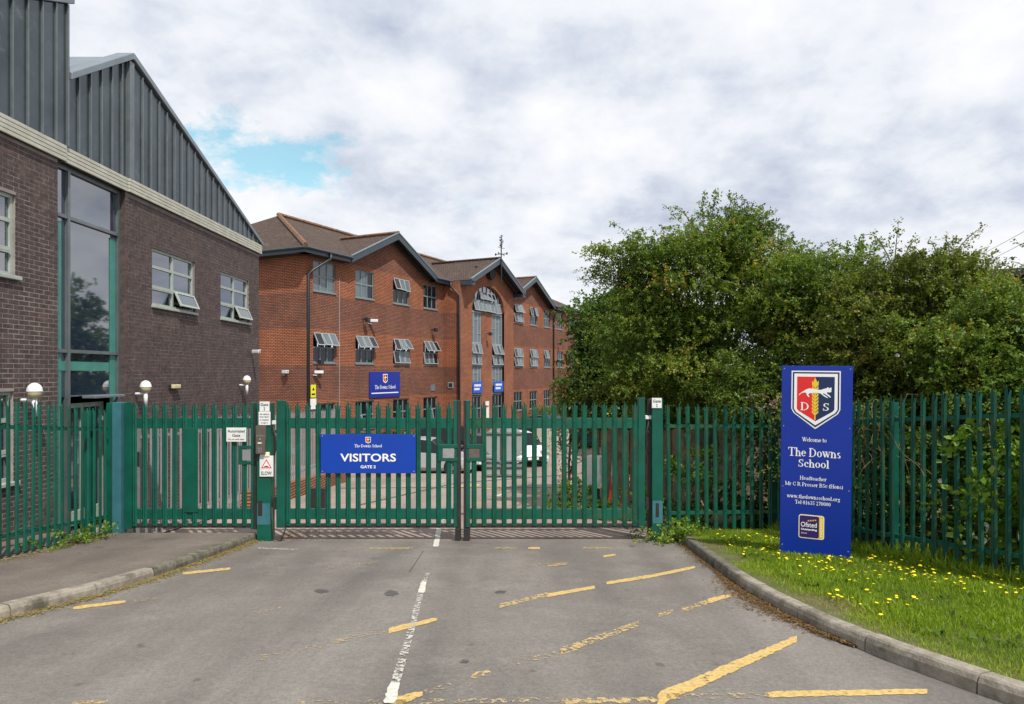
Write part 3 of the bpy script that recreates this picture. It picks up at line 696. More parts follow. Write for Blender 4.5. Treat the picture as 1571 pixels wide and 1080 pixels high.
# cladding panels with standing seams, each cut to the roof line
def clad(u0, u1, tops, dep, pitch=.33):
    def tz(u):
        for (a, b), (c, d) in zip(tops, tops[1:]):
            if a-1e-6 <= u <= c+1e-6: return b+(d-b)*(u-a)/(c-a)
        return tops[-1][1]
    ks = [u for u, _ in tops if u0 < u < u1]; edges = sorted(set([u0, u1] + [u0+pitch*i for i in range(1, int((u1-u0)/pitch)+1) if u1-(u0+pitch*i) > .08] + ks))
    for a, b in zip(edges, edges[1:]):
        if b-a < .02: continue
        j = rnd.uniform(-.004, .004); zb_ = ZB+.274
        ta, tb = max(tz(a), zb_+.02), max(tz(b), zb_+.02)
        mb = FB(hm); mb.ramp([(a+.004, zb_), (b-.004, zb_), (b-.004, tb), (a+.004, ta)], dep+j, dep+.1)
        HB(mb, 'cladding_panel', M['clad'])
        mb = FB(hm); mb.ramp([(b-.014, zb_), (b+.014, zb_), (b+.014, max(tz(min(b+.014, u1)), zb_+.02)), (b-.014, tb)], dep-.035, dep+.08)
        HB(mb, 'standing_seam', M['seam'])
T1 = [(4.0, 5.35+.0), (4.0001, 6.0), (11.6, 8.98)]; T1 = [(4.0, 6.56), (6.2, 6.56), (6.21, 6.6), (11.6, 8.98)]
T2 = [(11.62, 7.68), (13.56, 8.90), (20.5, 6.56)]
clad(7.0, 11.58, [(7.0, 6.86), (11.58, 8.95)], -.04)
clad(11.62, 13.44, [(11.62, 7.66), (13.44, 8.84)], .0)
clad(13.62, 20.5, [(13.62, 8.84), (20.5, 6.56)], -.03)
HB(FB(hm).slab(13.45, 13.615, ZB+.274, 8.86, -.07, .1), 'corner_flashing', M['seam'])
HB(FB(hm).slab(11.585, 11.635, ZB+.274, 8.97, -.06, .1), 'corner_flashing', M['seam'])
HB(FB(hm).ramp([(11.62, 7.60), (11.63, 8.98), (11.70, 9.0), (11.70, 7.60)], .1, 6.5), 'cladding_return', M['clad'])
# copings and roof slopes behind them
for pts in ([(7.0, 6.88), (11.72, 9.03), (11.72, 9.16), (7.0, 7.01)], [(11.64, 7.70), (13.56, 8.93), (13.56, 9.06), (11.64, 7.83)], [(13.562, 8.93), (20.62, 6.53), (20.62, 6.63), (13.562, 9.06)]):
    HB(FB(hm).ramp(pts, -.10, .25), 'coping', M['coping'], bevel=.01)
    HB(FB(hm).ramp([(pts[0][0], pts[0][1]-.02), (pts[1][0], pts[1][1]-.02), (pts[1][0], pts[1][1]+.05), (pts[0][0], pts[0][1]+.05)], .25, 8.5), 'roof', M['coping'])
# windows: pale green frames, two by three panes, one hopper open
def hall_window(u0, u1, z0, z1, open_right=False, blind=False):
    mb = FB(hm); t = .055; d0, d1 = .05, .12
    mb.slab(u0+.002, u0+t, z0, z1-.002, d0, d1); mb.slab(u1-t, u1-.002, z0, z1-.002, d0, d1)
    mb.slab(u0+t, u1-t, z0, z0+t, d0, d1); mb.slab(u0+t, u1-t, z1-t, z1-.002, d0, d1)
    um = (u0+u1)/2; mb.slab(um-.035, um+.035, z0+t, z1-t, d0+.002, d1)
    zs = [z0, z0+(z1-z0)*.33, z0+(z1-z0)*.68, z1]
    for z in zs[1:3]: mb.slab(u0+t, um-.035, z-.03, z+.03, d0+.004, d1); mb.slab(um+.035, u1-t, z-.03, z+.03, d0+.004, d1)
    w_ = HB(mb, 'window', M['wframe']); MW[w_.name] = Matrix.Identity(4)
    FB(hm).slab(u0-.03, u1+.06, z0-.06, z0-.002, -.06, .12).build('sill', M['wframe'], w_, bevel=.006)
    for i, (a, b) in enumerate(((u0+t, um-.035), (um+.035, u1-t))):
        for k in range(3):
            lo = zs[k]+(.03 if k else t); hi = zs[k+1]-(.03 if k < 2 else t)
            if k == 0 and i == 1 and open_right:
                # hopper hinged at its top, swung out
                ca, sa = math.cos(R(24)), math.sin(R(24)); H_ = hi-lo+.03
                def hp(u, s, q): return (BX - .03 + s*sa + q*ca, u, hi+.01 - s*ca + q*sa)
                m2 = MB()
                def sl(ua, ub, sa_, sb_, qa, qb, mi):
                    vs = [hp(u, s, q) for q in (qa, qb) for s in (sa_, sb_) for u in (ua, ub)]
                    m2.add(vs, [(0,1,3,2),(4,6,7,5),(0,4,5,1),(2,3,7,6),(0,2,6,4),(1,5,7,3)], mi)
                sl(a-.01, a+.035, 0, H_, 0, .035, 0); sl(b-.035, b+.01, 0, H_, 0, .035, 0); sl(a+.035, b-.035, 0, .04, 0, .035, 0); sl(a+.035, b-.035, H_-.04, H_, 0, .035, 0)
                sl(a+.035, b-.035, .04, H_-.04, .012, .02, 1); m2.build('open_sash', [M['wframe'], M['glass']], w_)
                FB(hm).slab(a, b, lo, hi, .125, .13).build('pane', M['dark'], w_)  # near-black sheet paints the unlit room behind the open hopper
            else:
                FB(hm).slab(a, b, lo, hi, .085, .095).build('pane', M['glass'], w_)
                if k == 0: FB(hm).slab(a+.02, b-.02, hi-.035, hi-.012, .03, .0845).build('trickle_vent', M['wframe'], w_)
hall_window(*W_UP); hall_window(*W_GR); hall_window(*W2, open_right=True); hall_window(*W3, open_right=True)
# tall glazed entrance
cw = FB(hm); e0, e1 = CU0+.002, CU1-.004; zt = ZB-.002; um = 11.86
cw.slab(e0, e0+.05, -.1, zt, .10, .2); cw.slab(e1-.07, e1, -.1, zt, .10, .2); cw.slab(um-.03, um+.03, -.1, zt-.06, .09, .2); cw.slab(e0+.05, e1-.07, zt-.07, zt, .10, .2)
for z in (5.40, 3.08): cw.slab(e0+.05, um-.03, z-.03, z+.03, .10, .2); cw.slab(um+.03, e1-.07, z-.03, z+.03, .10, .2)
cwo = HB(cw, 'glazed_screen', M['seam']); MW[cwo.name] = Matrix.Identity(4)
for a, b in ((e0+.05, um-.03), (um+.03, e1-.07)):
    for lo, hi in ((5.43, zt-.07), (3.11, 5.37), (2.28, 3.05)):
        FB(hm).slab(a, b, lo, hi, .15, .16).build('pane', M['glass'], cwo)
for a, b, z0, z1, m_ in ((11.57, 11.72, -.1, 5.3, 'teal'), (13.14, 13.32, -.1, 5.3, 'teal'), (e0+.05, 13.1, 2.74, 2.90, 'teal')):
    FB(hm).slab(a, b, z0, z1, .138 if b-a < 1 else .132, .148 if b-a < 1 else .1375).build('teal_mullion', M['teal'], cwo)
dr = FB(hm); dr.slab(11.9, 11.98, -.05, 2.15, .3, .36); dr.slab(13.1, 13.2, -.05, 2.15, .3, .36); dr.slab(11.98, 13.1, 2.07, 2.15, .3, .36); dr.slab(12.52, 12.58, -.05, 2.07, .3, .36); dr.slab(11.98, 12.52, -.05, .2, .3, .36); dr.slab(12.58, 13.1, -.05, .2, .3, .36)
do = HB(dr, 'entrance_door', M['wframe']); MW[do.name] = Matrix.Identity(4)
FB(hm).slab(11.98, 12.52, .2, 2.07, .325, .335).build('pane', M['glass'], do); FB(hm).slab(12.58, 13.1, .2, 2.07, .325, .335).build('pane', M['glass'], do)
MB().tube([(BX-.29, 12.62, 1.0), (BX-.22, 12.62, 1.03), (BX-.22, 12.62, 1.45), (BX-.29, 12.62, 1.48)], .016).build('handle', M['lampw'], do, smooth=True)
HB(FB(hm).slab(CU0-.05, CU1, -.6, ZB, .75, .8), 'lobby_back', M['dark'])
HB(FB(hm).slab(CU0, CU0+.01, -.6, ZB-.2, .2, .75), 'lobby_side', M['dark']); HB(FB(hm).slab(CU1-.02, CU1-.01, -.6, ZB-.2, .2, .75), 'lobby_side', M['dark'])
cn = MB(); cn.box(BX-.12, BX+.12, 12.25, 13.2, 2.24, 2.29); cn.bar((BX-.05, 13.0, 1.95), (BX+.1, 13.0, 2.25), .04, .05); HB(cn, 'canopy', M['coping'], bevel=.008)
# lanterns, wall light and camera on this wall
def lantern(py_u, z, label):
    o = thing('wall_lantern', label, 'lamp', (BX+.02, py_u, z-.35), group='lanterns on the dark brick block'); o.scale = (.84, .84, .84)
    MB().tube([(0, 0, .25), (.22, 0, .25)], .03).build('bracket', M['lampw'], o)
    MB().tube([(.24, 0, -.05), (.24, 0, .3)], .045, 12).build('stem', M['lampw'], o, smooth=True)
    a = [(.02+.11*math.cos(R(t)), .42+.15*math.sin(R(t))) for t in (0, 20, 40, 60, 75, 89)]
    MB().lathe([(.132, .41)] + [(.13*math.cos(R(t)), .42+.15*math.sin(R(t))) for t in (0, 20, 40, 60, 78, 90)], (.24, 0, 0)).build('dome', M['lampw'], o, smooth=True)
    MB().lathe([(.05, .28), (.09, .31), (.118, .36), (.124, .409)], (.24, 0, 0)).build('diffuser', M['lampy'], o, smooth=True)
lantern(10.55, 2.42, 'round white lantern by the edge of the glass entrance'); lantern(13.75, 2.42, 'round white lantern above the green pedestrian gate'); lantern(19.0, 2.5, 'small white lantern at the far end of the dark brick wall')
wl = thing('wall_light', 'small cream bulkhead light on the dark brick wall between two lanterns', 'lamp', (BX+.02, 15.3, 2.39))
MB().box(0, .09, -.16, .16, -.04, .05).build('diffuser', M['lampy'], wl, bevel=.015); MB().box(-.01, .03, -.2, -.165, -.05, .05).build('bracket', M['pipe'], wl)
def cctv(loc, rz, label, parentname='security_camera', s=1.0):
    o = thing('security_camera', label, 'camera', loc, rz, group='security cameras on the buildings')
    MB().tube([(0, 0, 0), (0, -.12*s, -.02), (0, -.16*s, .05*s)], .018*s, 6).build('bracket', M['galv'], o)
    MB().box(-.05*s, .05*s, -.34*s, -.04*s, .05*s, .15*s).build('housing', M['lampw'], o, bevel=.015); MB().lathe([(.03*s, -.355*s), (.036*s, -.34*s)], (0, 0, .10*s), 10, axis='y').build('lens', M['black'], o)
    return o
cctv((BX+.02, 19.9, 3.22), R(60), 'white security camera at the far corner of the dark brick block')
# ------------------------------------------------------------------ red brick school building
RA = math.atan2(.904, .4275)
red = thing('school_building', 'long orange brick school building with three gables and tall arched window', 'building', (-9.6, 31.63, -1.6), RA)
def rm(u, z, d): return (u, d, z)
def bm_(u, z, d): return (u, d-1.18, z)
def sm(u, z, d): return (d, u, z)                       # end wall: u runs away from the facade
ROWS = [(8.20, 9.63), (4.80, 6.23), (1.40, 2.83)]
WIN = [(.56, 2.14), (3.69, 5.25), (6.99, 8.56), (10.08, 11.64)]
WIR = [(22.8, 24.4), (25.78, 27.3), (28.75, 30.25), (31.7, 33.2), (34.6, 36.1)]
holesL = [(a, b, c, d) for a, b in WIN for c, d in ROWS]
holesR = [(a, b, c, d) for a, b in WIR for c, d in ROWS] + [(30.95, 31.3, 8.2, 9.5)]
EV = 9.98
wl_ = wall('wall', rm, 0, 12.4, -.3, [(0, EV), (2.9, EV), (6.7, 11.78), (10.5, EV), (12.4, EV)], holesL, M['redbrick'], red)
wr_ = wall('wall', rm, 20.2, 38.0, -.3, [(20.2, EV), (22.0, EV), (25.8, 11.78), (29.6, EV), (38, EV)], [h for h in holesR], M['redbrick'], red)
we_ = wall('end_wall', sm, 0, 12, -.3, [(0, EV), (12, EV)], [], M['redbrick'], red)
wall('end_wall', lambda u, z, d: (38-d, u, z), 0, 12, -.3, [(0, EV), (12, EV)], [], M['redbrick'], red)
ARCH = (13.99, 18.67, 8.5, 1.6, -.3)
wall('bay_wall', bm_, 12.4, 20.2, -.3, [(12.4, EV), (12.7, EV+.05), (16.5, 11.75), (20.2, EV+.1)], [], M['redbrick_plain'], red, .25, arches=[ARCH])
wall('bay_return', lambda u, z, d: (12.4+d, u, z), -1.18, 0, -.3, [(-1.18, EV+.05), (0, EV)], [], M['redbrick'], red)
wall('bay_return', lambda u, z, d: (20.2-d, u, z), -1.18, 0, -.3, [(-1.18, EV+.05), (0, EV)], [], M['redbrick'], red)
# soldier ring of voussoirs round the arch
ring = MB()
for i in range(38):
    a0 = math.pi*i/38+.008; a1 = math.pi*(i+1)/38-.008; c = (ARCH[0]+ARCH[1])/2; r = (ARCH[1]-ARCH[0])/2
    p = [(c-r*math.cos(a)*k, 8.5+ARCH[3]*math.sin(a)*k2) for a, k, k2 in ((a0, 1.003, 1.004), (a1, 1.003, 1.004), (a1, 1.09, 1.13), (a0, 1.09, 1.13))]
    ring.add([bm_(u, z, d) for d in (-.012, .06) for u, z in p], [(0,1,2,3),(7,6,5,4),(0,4,5,1),(1,5,6,2),(2,6,7,3),(3,7,4,0)])
tag(ring.build('arch_bricks', M['redbrick_plain'], red), kind='stuff')

def light(mapf, u0, u1, z0, z1, ang, parent, glass):
    ang = ang*rnd.uniform(.55, .82)
    """one opening light hinged at its top edge and pushed out by ang degrees"""
    ca, sa = math.cos(R(ang)), math.sin(R(ang)); H_ = z1-z0; mb = MB()
    def hp(u, s, q): return mapf(u, z1 - s*ca + q*sa, .02 - s*sa - q*ca)
    def sl(ua, ub, s0, s1, q0, q1, mi):
        vs = [hp(u, s, q) for q in (q0, q1) for s in (s0, s1) for u in (ua, ub)]
        mb.add(vs, [(0,1,3,2),(4,6,7,5),(0,4,5,1),(2,3,7,6),(0,2,6,4),(1,5,7,3)], mi)
    t = .045
    sl(u0, u0+t, 0, H_, 0, .04, 0); sl(u1-t, u1, 0, H_, 0, .04, 0); sl(u0+t, u1-t, 0, t, 0, .04, 0); sl(u0+t, u1-t, H_-t, H_, 0, .04, 0)
    sl(u0+t, u1-t, t, H_-t, .014, .024, 1)
    mb.build('open_sash', [M['sash'], glass], parent)
def red_window(mapf, u0, u1, z0, z1, top=(0, 0, 0), bot=(0, 0, 0), pale=0, n=3, split=.5, parent=None, d=.05):
    fr = FB(mapf); t = .05; fr.slab(u0+.003, u0+t, z0, z1-.003, d, d+.07); fr.slab(u1-t, u1-.003, z0, z1-.003, d, d+.07)
    fr.slab(u0+t, u1-t, z0, z0+t, d, d+.07); fr.slab(u0+t, u1-t, z1-t, z1-.003, d, d+.07); zm = z0+(z1-z0)*split
    fr.slab(u0+t, u1-t, zm-.035, zm+.035, d+.002, d+.07); w = (u1-u0-2*t)/n
    for i in range(1, n):
        x = u0+t+w*i; fr.slab(x-.03, x+.03, z0+t, zm-.035, d+.004, d+.07); fr.slab(x-.03, x+.03, zm+.035, z1-t, d+.004, d+.07)
    o = fr.build('window', M['gframe'], parent or red)
    FB(mapf).slab(u0-.03, u1+.03, z0-.07, z0-.003, -.05, .1).build('sill', M['gframe'], o)
    for r_, (lo, hi, st_) in enumerate(((z0+t, zm-.035, bot), (zm+.035, z1-t, top))):
        for i in range(n):
            a = u0+t+w*i+(.03 if i else 0); b = u0+t+w*(i+1)-(.03 if i < n-1 else 0)
            if st_[i]:
                light(mapf, a-.02, b+.02, lo-.02, hi+.02, st_[i], o, M['glass_pale'] if (i+int(u0*7)) % 3 else M['glass_far'])
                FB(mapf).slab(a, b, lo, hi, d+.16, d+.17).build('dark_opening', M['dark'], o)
            else:
                FB(mapf).slab(a, b, lo, hi, d+.035, d+.045).build('pane', M['glass_pale'] if pale > i else M['glass_far'], o)
    return o
for (a, b), tp, bt_, pl in zip(WIN, [(0,0,0), (0,0,0), (24,24,18), (0,0,0)], [(0,0,0)]*4, [3, 2, 0, 0]): red_window(rm, a, b, *ROWS[0], top=tp, bot=bt_, pale=pl)
for (a, b), tp, bt_ in zip(WIN, [(38,38,42), (38,40,38), (34,40,44), (40,34,44)], [(0,0,0), (0,0,0), (16,16,16), (14,14,14)]): red_window(rm, a, b, *ROWS[1], top=tp, bot=bt_)
for (a, b), bt_ in zip(WIN, [(0,0,0), (20,0,0), (0,0,0), (0,16,0)]): red_window(rm, a, b, *ROWS[2], bot=bt_)
for (a, b), tp, bt_ in zip(WIR, [(30,30,34), (22,0,22), (0,0,0), (0,0,0), (0,0,30)], [(18,18,18), (0,0,0), (0,0,0), (0,0,0), (0,0,0)]): red_window(rm, a, b, *ROWS[0], top=tp, bot=bt_)
for (a, b), tp, bt_ in zip(WIR, [(18,18,18), (20,20,20), (18,18,0), (0,0,0), (0,0,0)], [(16,16,16), (12,12,12), (0,0,0), (0,0,0), (0,0,0)]): red_window(rm, a, b, *ROWS[1], top=tp, bot=bt_)
for (a, b) in WIR: red_window(rm, a, b, *ROWS[2])
red_window(rm, 30.95, 31.3, 8.2, 9.5, n=1)
# the arched bay: brick pier, panelled strips, opening lights
def bm2(u, z, d): return (u, d-1.18+.14, z)
FB(bm2).slab(15.52, 17.05, -.3, 8.32, 0, .3).build('pier', M['redbrick_plain'], red)
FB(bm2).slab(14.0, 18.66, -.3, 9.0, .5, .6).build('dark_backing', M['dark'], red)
def strip_(a, b):
    root_ = FB(bm2); ws = (b-a)/3; t = .025
    for i in range(4):
        x = a+ws*i; x = min(max(x, a+t+.003), b-t-.003); root_.slab(x-t, x+t, 2.9, 4.78, .02, .09); root_.slab(x-t, x+t, 6.25, 8.3, .02, .09)
    for z in (2.88, 4.76, 6.27, 8.28): root_.slab(a+.03, b-.03, z-.03, z+.03, .015, .085)
    for k, z in enumerate((3.9, 4.3, 6.9, 7.35, 7.8)): root_.slab(a+ws*(k % 3)+.03, a+ws*(k % 3+1)-.03, z-.02, z+.02, .022, .08)
    o = root_.build('glazing_bars', M['sash'], red)
    FB(bm2).slab(a, b, 2.85, 4.75, .06, .10).build('grey_panel', M['panel_grey'], o); FB(bm2).slab(a, b, 6.3, 8.3, .06, .10).build('grey_panel', M['panel_grey'], o)
    red_window(bm2, a+.02, b-.02, 4.80, 6.23, top=(26, 26, 26), bot=(14, 14, 14), d=.03)
    red_window(bm2, a+.02, b-.02, .05, 2.80, d=.03, split=.7)
strip_(14.0, 15.5); strip_(17.07, 18.65)
fan = FB(bm2); A0, A1 = 14.06, 18.6
fan.slab(A0, A1, 9.02, 9.1, .0, .08); fan.slab(A0, A1, 8.30, 8.36, .02, .08)
c_ = (ARCH[0]+ARCH[1])/2; r_ = (ARCH[1]-ARCH[0])/2
def arz(u): return 8.5+1.6*math.sqrt(max(0, 1-((u-c_)/r_)**2))
for i in range(1, 8):
    u = A0+(A1-A0)*i/8; fan.slab(u-.025, u+.025, 9.1, arz(u)-.01, .004, .08)
fo = fan.build('arched_window', M['gframe'], red)
g_ = FB(bm2); n_ = 20
pts = [(ARCH[0]+.02+(ARCH[1]-ARCH[0]-.04)*i/n_, arz(ARCH[0]+.02+(ARCH[1]-ARCH[0]-.04)*i/n_)-.005) for i in range(n_+1)]
g_.ramp([(ARCH[1]-.02, 8.36), (ARCH[0]+.02, 8.36)][::-1] + pts[::-1], .05, .06); g_.build('pane', M['glass'], fo)
for i in range(7):
    a = A0+.35+i*.555; light(bm2, a, a+.52, 8.36, 9.0, 22, fo, M['glass_pale'])
for i in (2, 3, 4, 5):
    a = A0+(A1-A0)*i/8; light(bm2, a+.03, a+.54, 9.14, 9.66, 26, fo, M['glass'])
# roofs: tiled slabs with dark soffits, slate blue fascias and gutters
SL = .47
def rz_(y): return 10.06+SL*(y+.5)
def roofpoly(name, pts, mat=None, th=.10):
    n = len(pts); mb = MB(); mb.add(list(pts) + [(x, y, z-th) for x, y, z in pts], [tuple(range(n))], 0)
    mb.f.append(tuple(range(n, 2*n))[::-1]); mb.m.append(1)
    for i in range(n): mb.f.append((i, n+i, n+(i+1) % n, (i+1) % n)); mb.m.append(1)
    o = mb.build(name, [mat or M['tile'], M['soffit']], red)
    return o
AP = 11.90; YA = (AP-10.06)/SL-.5
def P3(x, y): return (x, y, rz_(y))
RX0, RX1 = 4.5, 33.6; RY = 6.0
roofpoly('roof', [P3(-.5, -.5), P3(2.75, -.5), P3(6.7, YA), P3(10.65, -.5), P3(12.5, -.5), P3(16.5, YA), P3(20.5, -.5), P3(21.85, -.5), P3(25.8, YA), P3(29.75, -.5), P3(38.5, -.5), P3(RX1, RY), P3(RX0, RY)])
roofpoly('roof', [(-.5, 12.5, 10.06), (-.5, -.5, 10.06), (RX0, RY, rz_(RY))], M['tile_side'])
roofpoly('roof', [(38.5, -.5, 10.06), (38.5, 12.5, 10.06), (RX1, RY, rz_(RY))], M['tile_side'])
roofpoly('roof', [(38.5, 12.5, 10.06), (-.5, 12.5, 10.06), (RX0, RY, rz_(RY)), (RX1, RY, rz_(RY))])
def gable(cx, hw, yf, yb=-.5):
    roofpoly('gable_roof', [(cx-hw, yf, 10.07), (cx, yf, AP+.01), (cx, YA, AP+.01), (cx-hw, yb, 10.07)][::-1], M['tile_side'])
    roofpoly('gable_roof', [(cx, yf, AP+.01), (cx+hw, yf, 10.07), (cx+hw, yb, 10.07), (cx, YA, AP+.01)][::-1], M['tile_side'])
    for s in (-1, 1):
        mb = MB(); mb.prism([(cx, AP-.28), (cx+s*(hw+.05), 9.78), (cx+s*(hw+.05), 10.09), (cx, AP+.06)][::s], yf-.04, yf+.01)
        mb.build('barge_board', M['fascia'], red)
        mb = MB(); mb.prism([(cx, AP+.062), (cx+s*(hw+.07), 10.092), (cx+s*(hw+.07), 10.14), (cx, AP+.12)][::s], yf-.07, yf+.03)
        mb.build('verge_trim', M['gframe'], red)
        mb = MB(); mb.bar((cx, yf+.42, AP-.2), (cx+s*hw, yf+.42, 9.85), .12, .14); mb.build('rafter', M['soffit'], red)
    mb = MB(); mb.tube([(cx, yf-.05, AP+.10), (cx, YA, AP+.10)], .09, 6); mb.build('ridge_tile', M['ridge'] if yf > -1 else M['tile'], red)
gable(6.7, 3.95, -.55); gable(16.5, 4.0, -1.95); gable(25.8, 3.95, -.55)
for s in (-1, 1):      # boxed ends of the deep bay eaves
    x = 16.5+s*3.85; MB().box(x-.22, x+.22, -1.99, -.5 if s < 0 else -1.1, 9.74, 10.0).build('boxed_eave', M['fascia'], red)
MB().box(14.9, 15.6, -1.0, -.9, 10.6, 11.3).build('louvre', M['soffit'], red)
mb = MB(); mb.lathe([(0, 0), (.42, .0), (.42, .3), (0, .3)], (16.3, -1.5, 10.95), 14, axis='y'); mb.build('round_louvre', M['soffit'], red)
for a, b in ((-.55, 2.75), (10.65, 12.5), (20.5, 21.85), (29.75, 38.55)):
    MB().box(a, b, -.54, -.5, 9.78, 10.04).build('fascia', M['fascia'], red); MB().box(a, b, -.5, .0, 9.78, 9.80).build('soffit', M['soffit'], red)
    MB().tube([(a, -.60, 10.0), (b, -.60, 10.0)], .065, 6).build('gutter', M['fascia'], red)
MB().box(-.54, -.5, -.54, 12.5, 9.78, 10.04).build('fascia', M['fascia'], red); MB().box(-.5, .0, -.5, 12.5, 9.78, 9.80).build('soffit', M['soffit'], red)
MB().tube([(-.60, -.6, 10.0), (-.60, 12.5, 10.0)], .065, 6).build('gutter', M['fascia'], red)
def ridge(p, q, n):
    p, q = Vector(p), Vector(q); me = None
    for i in range(n):
        a = p.lerp(q, i/n); b = p.lerp(q, (i+.97)/n); mb = MB(); mb.tube([a, b], [.13, .12], 6); mb.build('ridge_tile', M['ridge'], red)
ridge((-.5, -.5, 10.12), (RX0, RY, rz_(RY)+.06), 18); ridge((RX0, RY, rz_(RY)+.06), (RX1, RY, rz_(RY)+.06), 30)
def pipe(pts): MB().tube(pts, .065, 8).build('downpipe', M['pipe'], red, smooth=True)
pipe([(1.1, -.6, 9.95), (1.1, -.6, 9.7), (.35, -.16, 9.1), (.14, -.10, 8.9), (.14, -.10, 0)])
pipe([(12.25, -.62, 9.95), (12.25, -.6, 9.7), (12.30, -1.0, 9.3), (12.30, -1.2, 9.1), (12.30, -1.2, 0)])
pipe([(30.4, -.6, 9.95), (30.6, -.5, 9.6), (30.75, -.1, 9.1), (30.75, -.1, 0)])
MB().box(2.42, 2.45, -.012, -.002, .0, 9.0).build('movement_joint', M['sash'], red)
for x, y, z in ((12.6, -1.27, 3.2),): pass
MB().box(-.02, .0, .5, .8, .5, .8).build('vent', M['sash'], red)
MB().box(12.36, 12.398, -.72, -.34, 3.35, 3.72).build('vent', M['sash'], red); MB().box(12.352, 12.358, -.66, -.40, 3.41, 3.66).build('vent_grille', M['soffit'], red)
for u, z in ((10.9, 3.2), (20.9, 3.3)): MB().box(u, u+.45, -.03, -.002, z, z+.4).build('vent', M['panel_grey'], red)
for u, z, d in ((16.1, 6.95, -1.12), (4.3, 7.1, -.0), (11.0, 6.95, 0), (31.9, 6.9, 0), (.75, 4.85, 0)):
    MB().bar((u, d, z), (u, d-.25, z-.06), .05, .05).box(u-.12, u+.12, d-.40, d-.22, z-.14, z+.06).build('floodlight', M['pipe'], red)
# things on the red building (hung on it, so things of their own)
def rw(u, d, z): return MW[red.name] @ Vector((u, d, z))
cctv(rw(4.75, -.01, 6.9), RA+R(30), 'white security camera high on the brick wall under the first gable', s=1.5)
cctv(rw(-.01, 1.35, 4.2), RA+R(-20), 'white security camera on the narrow end wall of the brick building', s=1.5)
cctv(rw(.5, -.05, 4.2), RA+R(40), 'white security camera beside the corner drainpipe of the brick building', s=1.4)
def wallboard(name, label, u0, u1, z0, z1, y, mat, cat='sign', grp=None):
    o = thing(name, label, cat, rw((u0+u1)/2, y, z0), RA, grp)
    w = u1-u0; MB().box(-w/2, w/2, -.03, 0, 0, z1-z0).build('board', mat, o); return o, w, z1-z0
o, w, h = wallboard('school_sign', 'deep blue school name board with small crest on orange brick wall', 4.79, 7.58, 2.98, 4.36, -.03, M['blue_dark'])
SH = [(-.5, 1), (.5, 1), (.5, .28), (.42, .17), (0, 0), (-.42, .17), (-.5, .28)]
def mini_crest(o, cx, z, s, y):
    MB().prism([(cx+a*s*.82, z+b*s) for a, b in SH][::-1], y-.001, y).build('crest', M['white'], o)
    MB().prism([(cx-.34*s, z+.92*s), (cx-.34*s, z+.30*s), (cx, z+.10*s), (cx, z+.92*s)], y-.002, y-.0011).build('crest_half', M['red'], o)
    MB().prism([(cx, z+.92*s), (cx, z+.10*s), (cx+.34*s, z+.30*s), (cx+.34*s, z+.92*s)], y-.002, y-.0011).build('crest_half', M['navy'], o)
    MB().box(cx-.06*s, cx+.06*s, y-.004, y-.0022, z+.22*s, z+.86*s).build('crest_wheat', M['gold'], o)
    mb = MB(); mb.prism([(cx-.28*s, z+.52*s), (cx-.12*s, z+.56*s), (cx+.12*s, z+.60*s), (cx+.30*s, z+.60*s), (cx+.30*s, z+.68*s), (cx-.05*s, z+.68*s), (cx-.18*s, z+.62*s)], y-.0055, y-.0042); mb.build('crest_hound', M['white'], o)
mini_crest(o, 0, h*.55, .50, -.031)
write(serif, 'The Downs School', 0, h*.33, M['white'], o, y=-.034, w=w*.68, cap=.20)
write(serif, 'Welcome to The Downs School Newbury', 0, h*.16, M['white'], o, y=-.034, w=w*.88, cap=.08) if False else MB().box(-w*.44, w*.44, -.033, -.0305, h*.15, h*.19).build('print_line', M['white'], o)
for a, b, t1, t2, lb in ((14.1, 15.42, 'Reception', 'Visitors', 'small blue entrance sign over the left glazed strip of the arched bay'), (17.15, 18.55, 'Students', 'Sixth Form', 'small blue entrance sign over the right glazed strip of the arched bay')):
    o, w, h = wallboard('entrance_sign', lb, a, b, 3.0, 3.72, -1.15, M['blue_light'], grp='blue signs on the arched bay')
    # the print is too small in the photo to read: rows of short white strokes
    for k, n in ((.58, 5), (.25, 4)):
        mb = MB()
        for i in range(n): mb.box(-w*.36+i*w*.14, -w*.36+i*w*.14+w*.11, -.033, -.0305, h*k, h*k+.14)
        mb.build('print_line', M['white'], o)
o = thing('warning_sign', 'yellow warning notice above a white notice at the brick building corner', 'sign', rw(.42, -.12, 2.6), RA)
MB().box(-.17, .17, -.02, 0, .55, 1.15).build('yellow_notice', M['yellow_label'], o); MB().box(-.2, .2, -.02, 0, 0, .5).build('white_notice', M['white_plate'], o)
MB().prism([(-.09, .88), (.09, .88), (0, 1.03)], -.023, -.0205).build('triangle_symbol', M['black'], o); MB().box(-.12, .12, -.023, -.0205, .66, .74).build('print_line', M['black'], o)
o = thing('notice', 'tall white notice beside the arched bay entrance doors', 'sign', rw(16.3, -1.06, .9), RA)
MB().box(-.25, .25, -.02, 0, 0, 1.5).build('board', M['white_plate'], o); MB().box(-.2, .2, -.024, -.0205, 1.1, 1.2).build('print_line', M['red'], o)
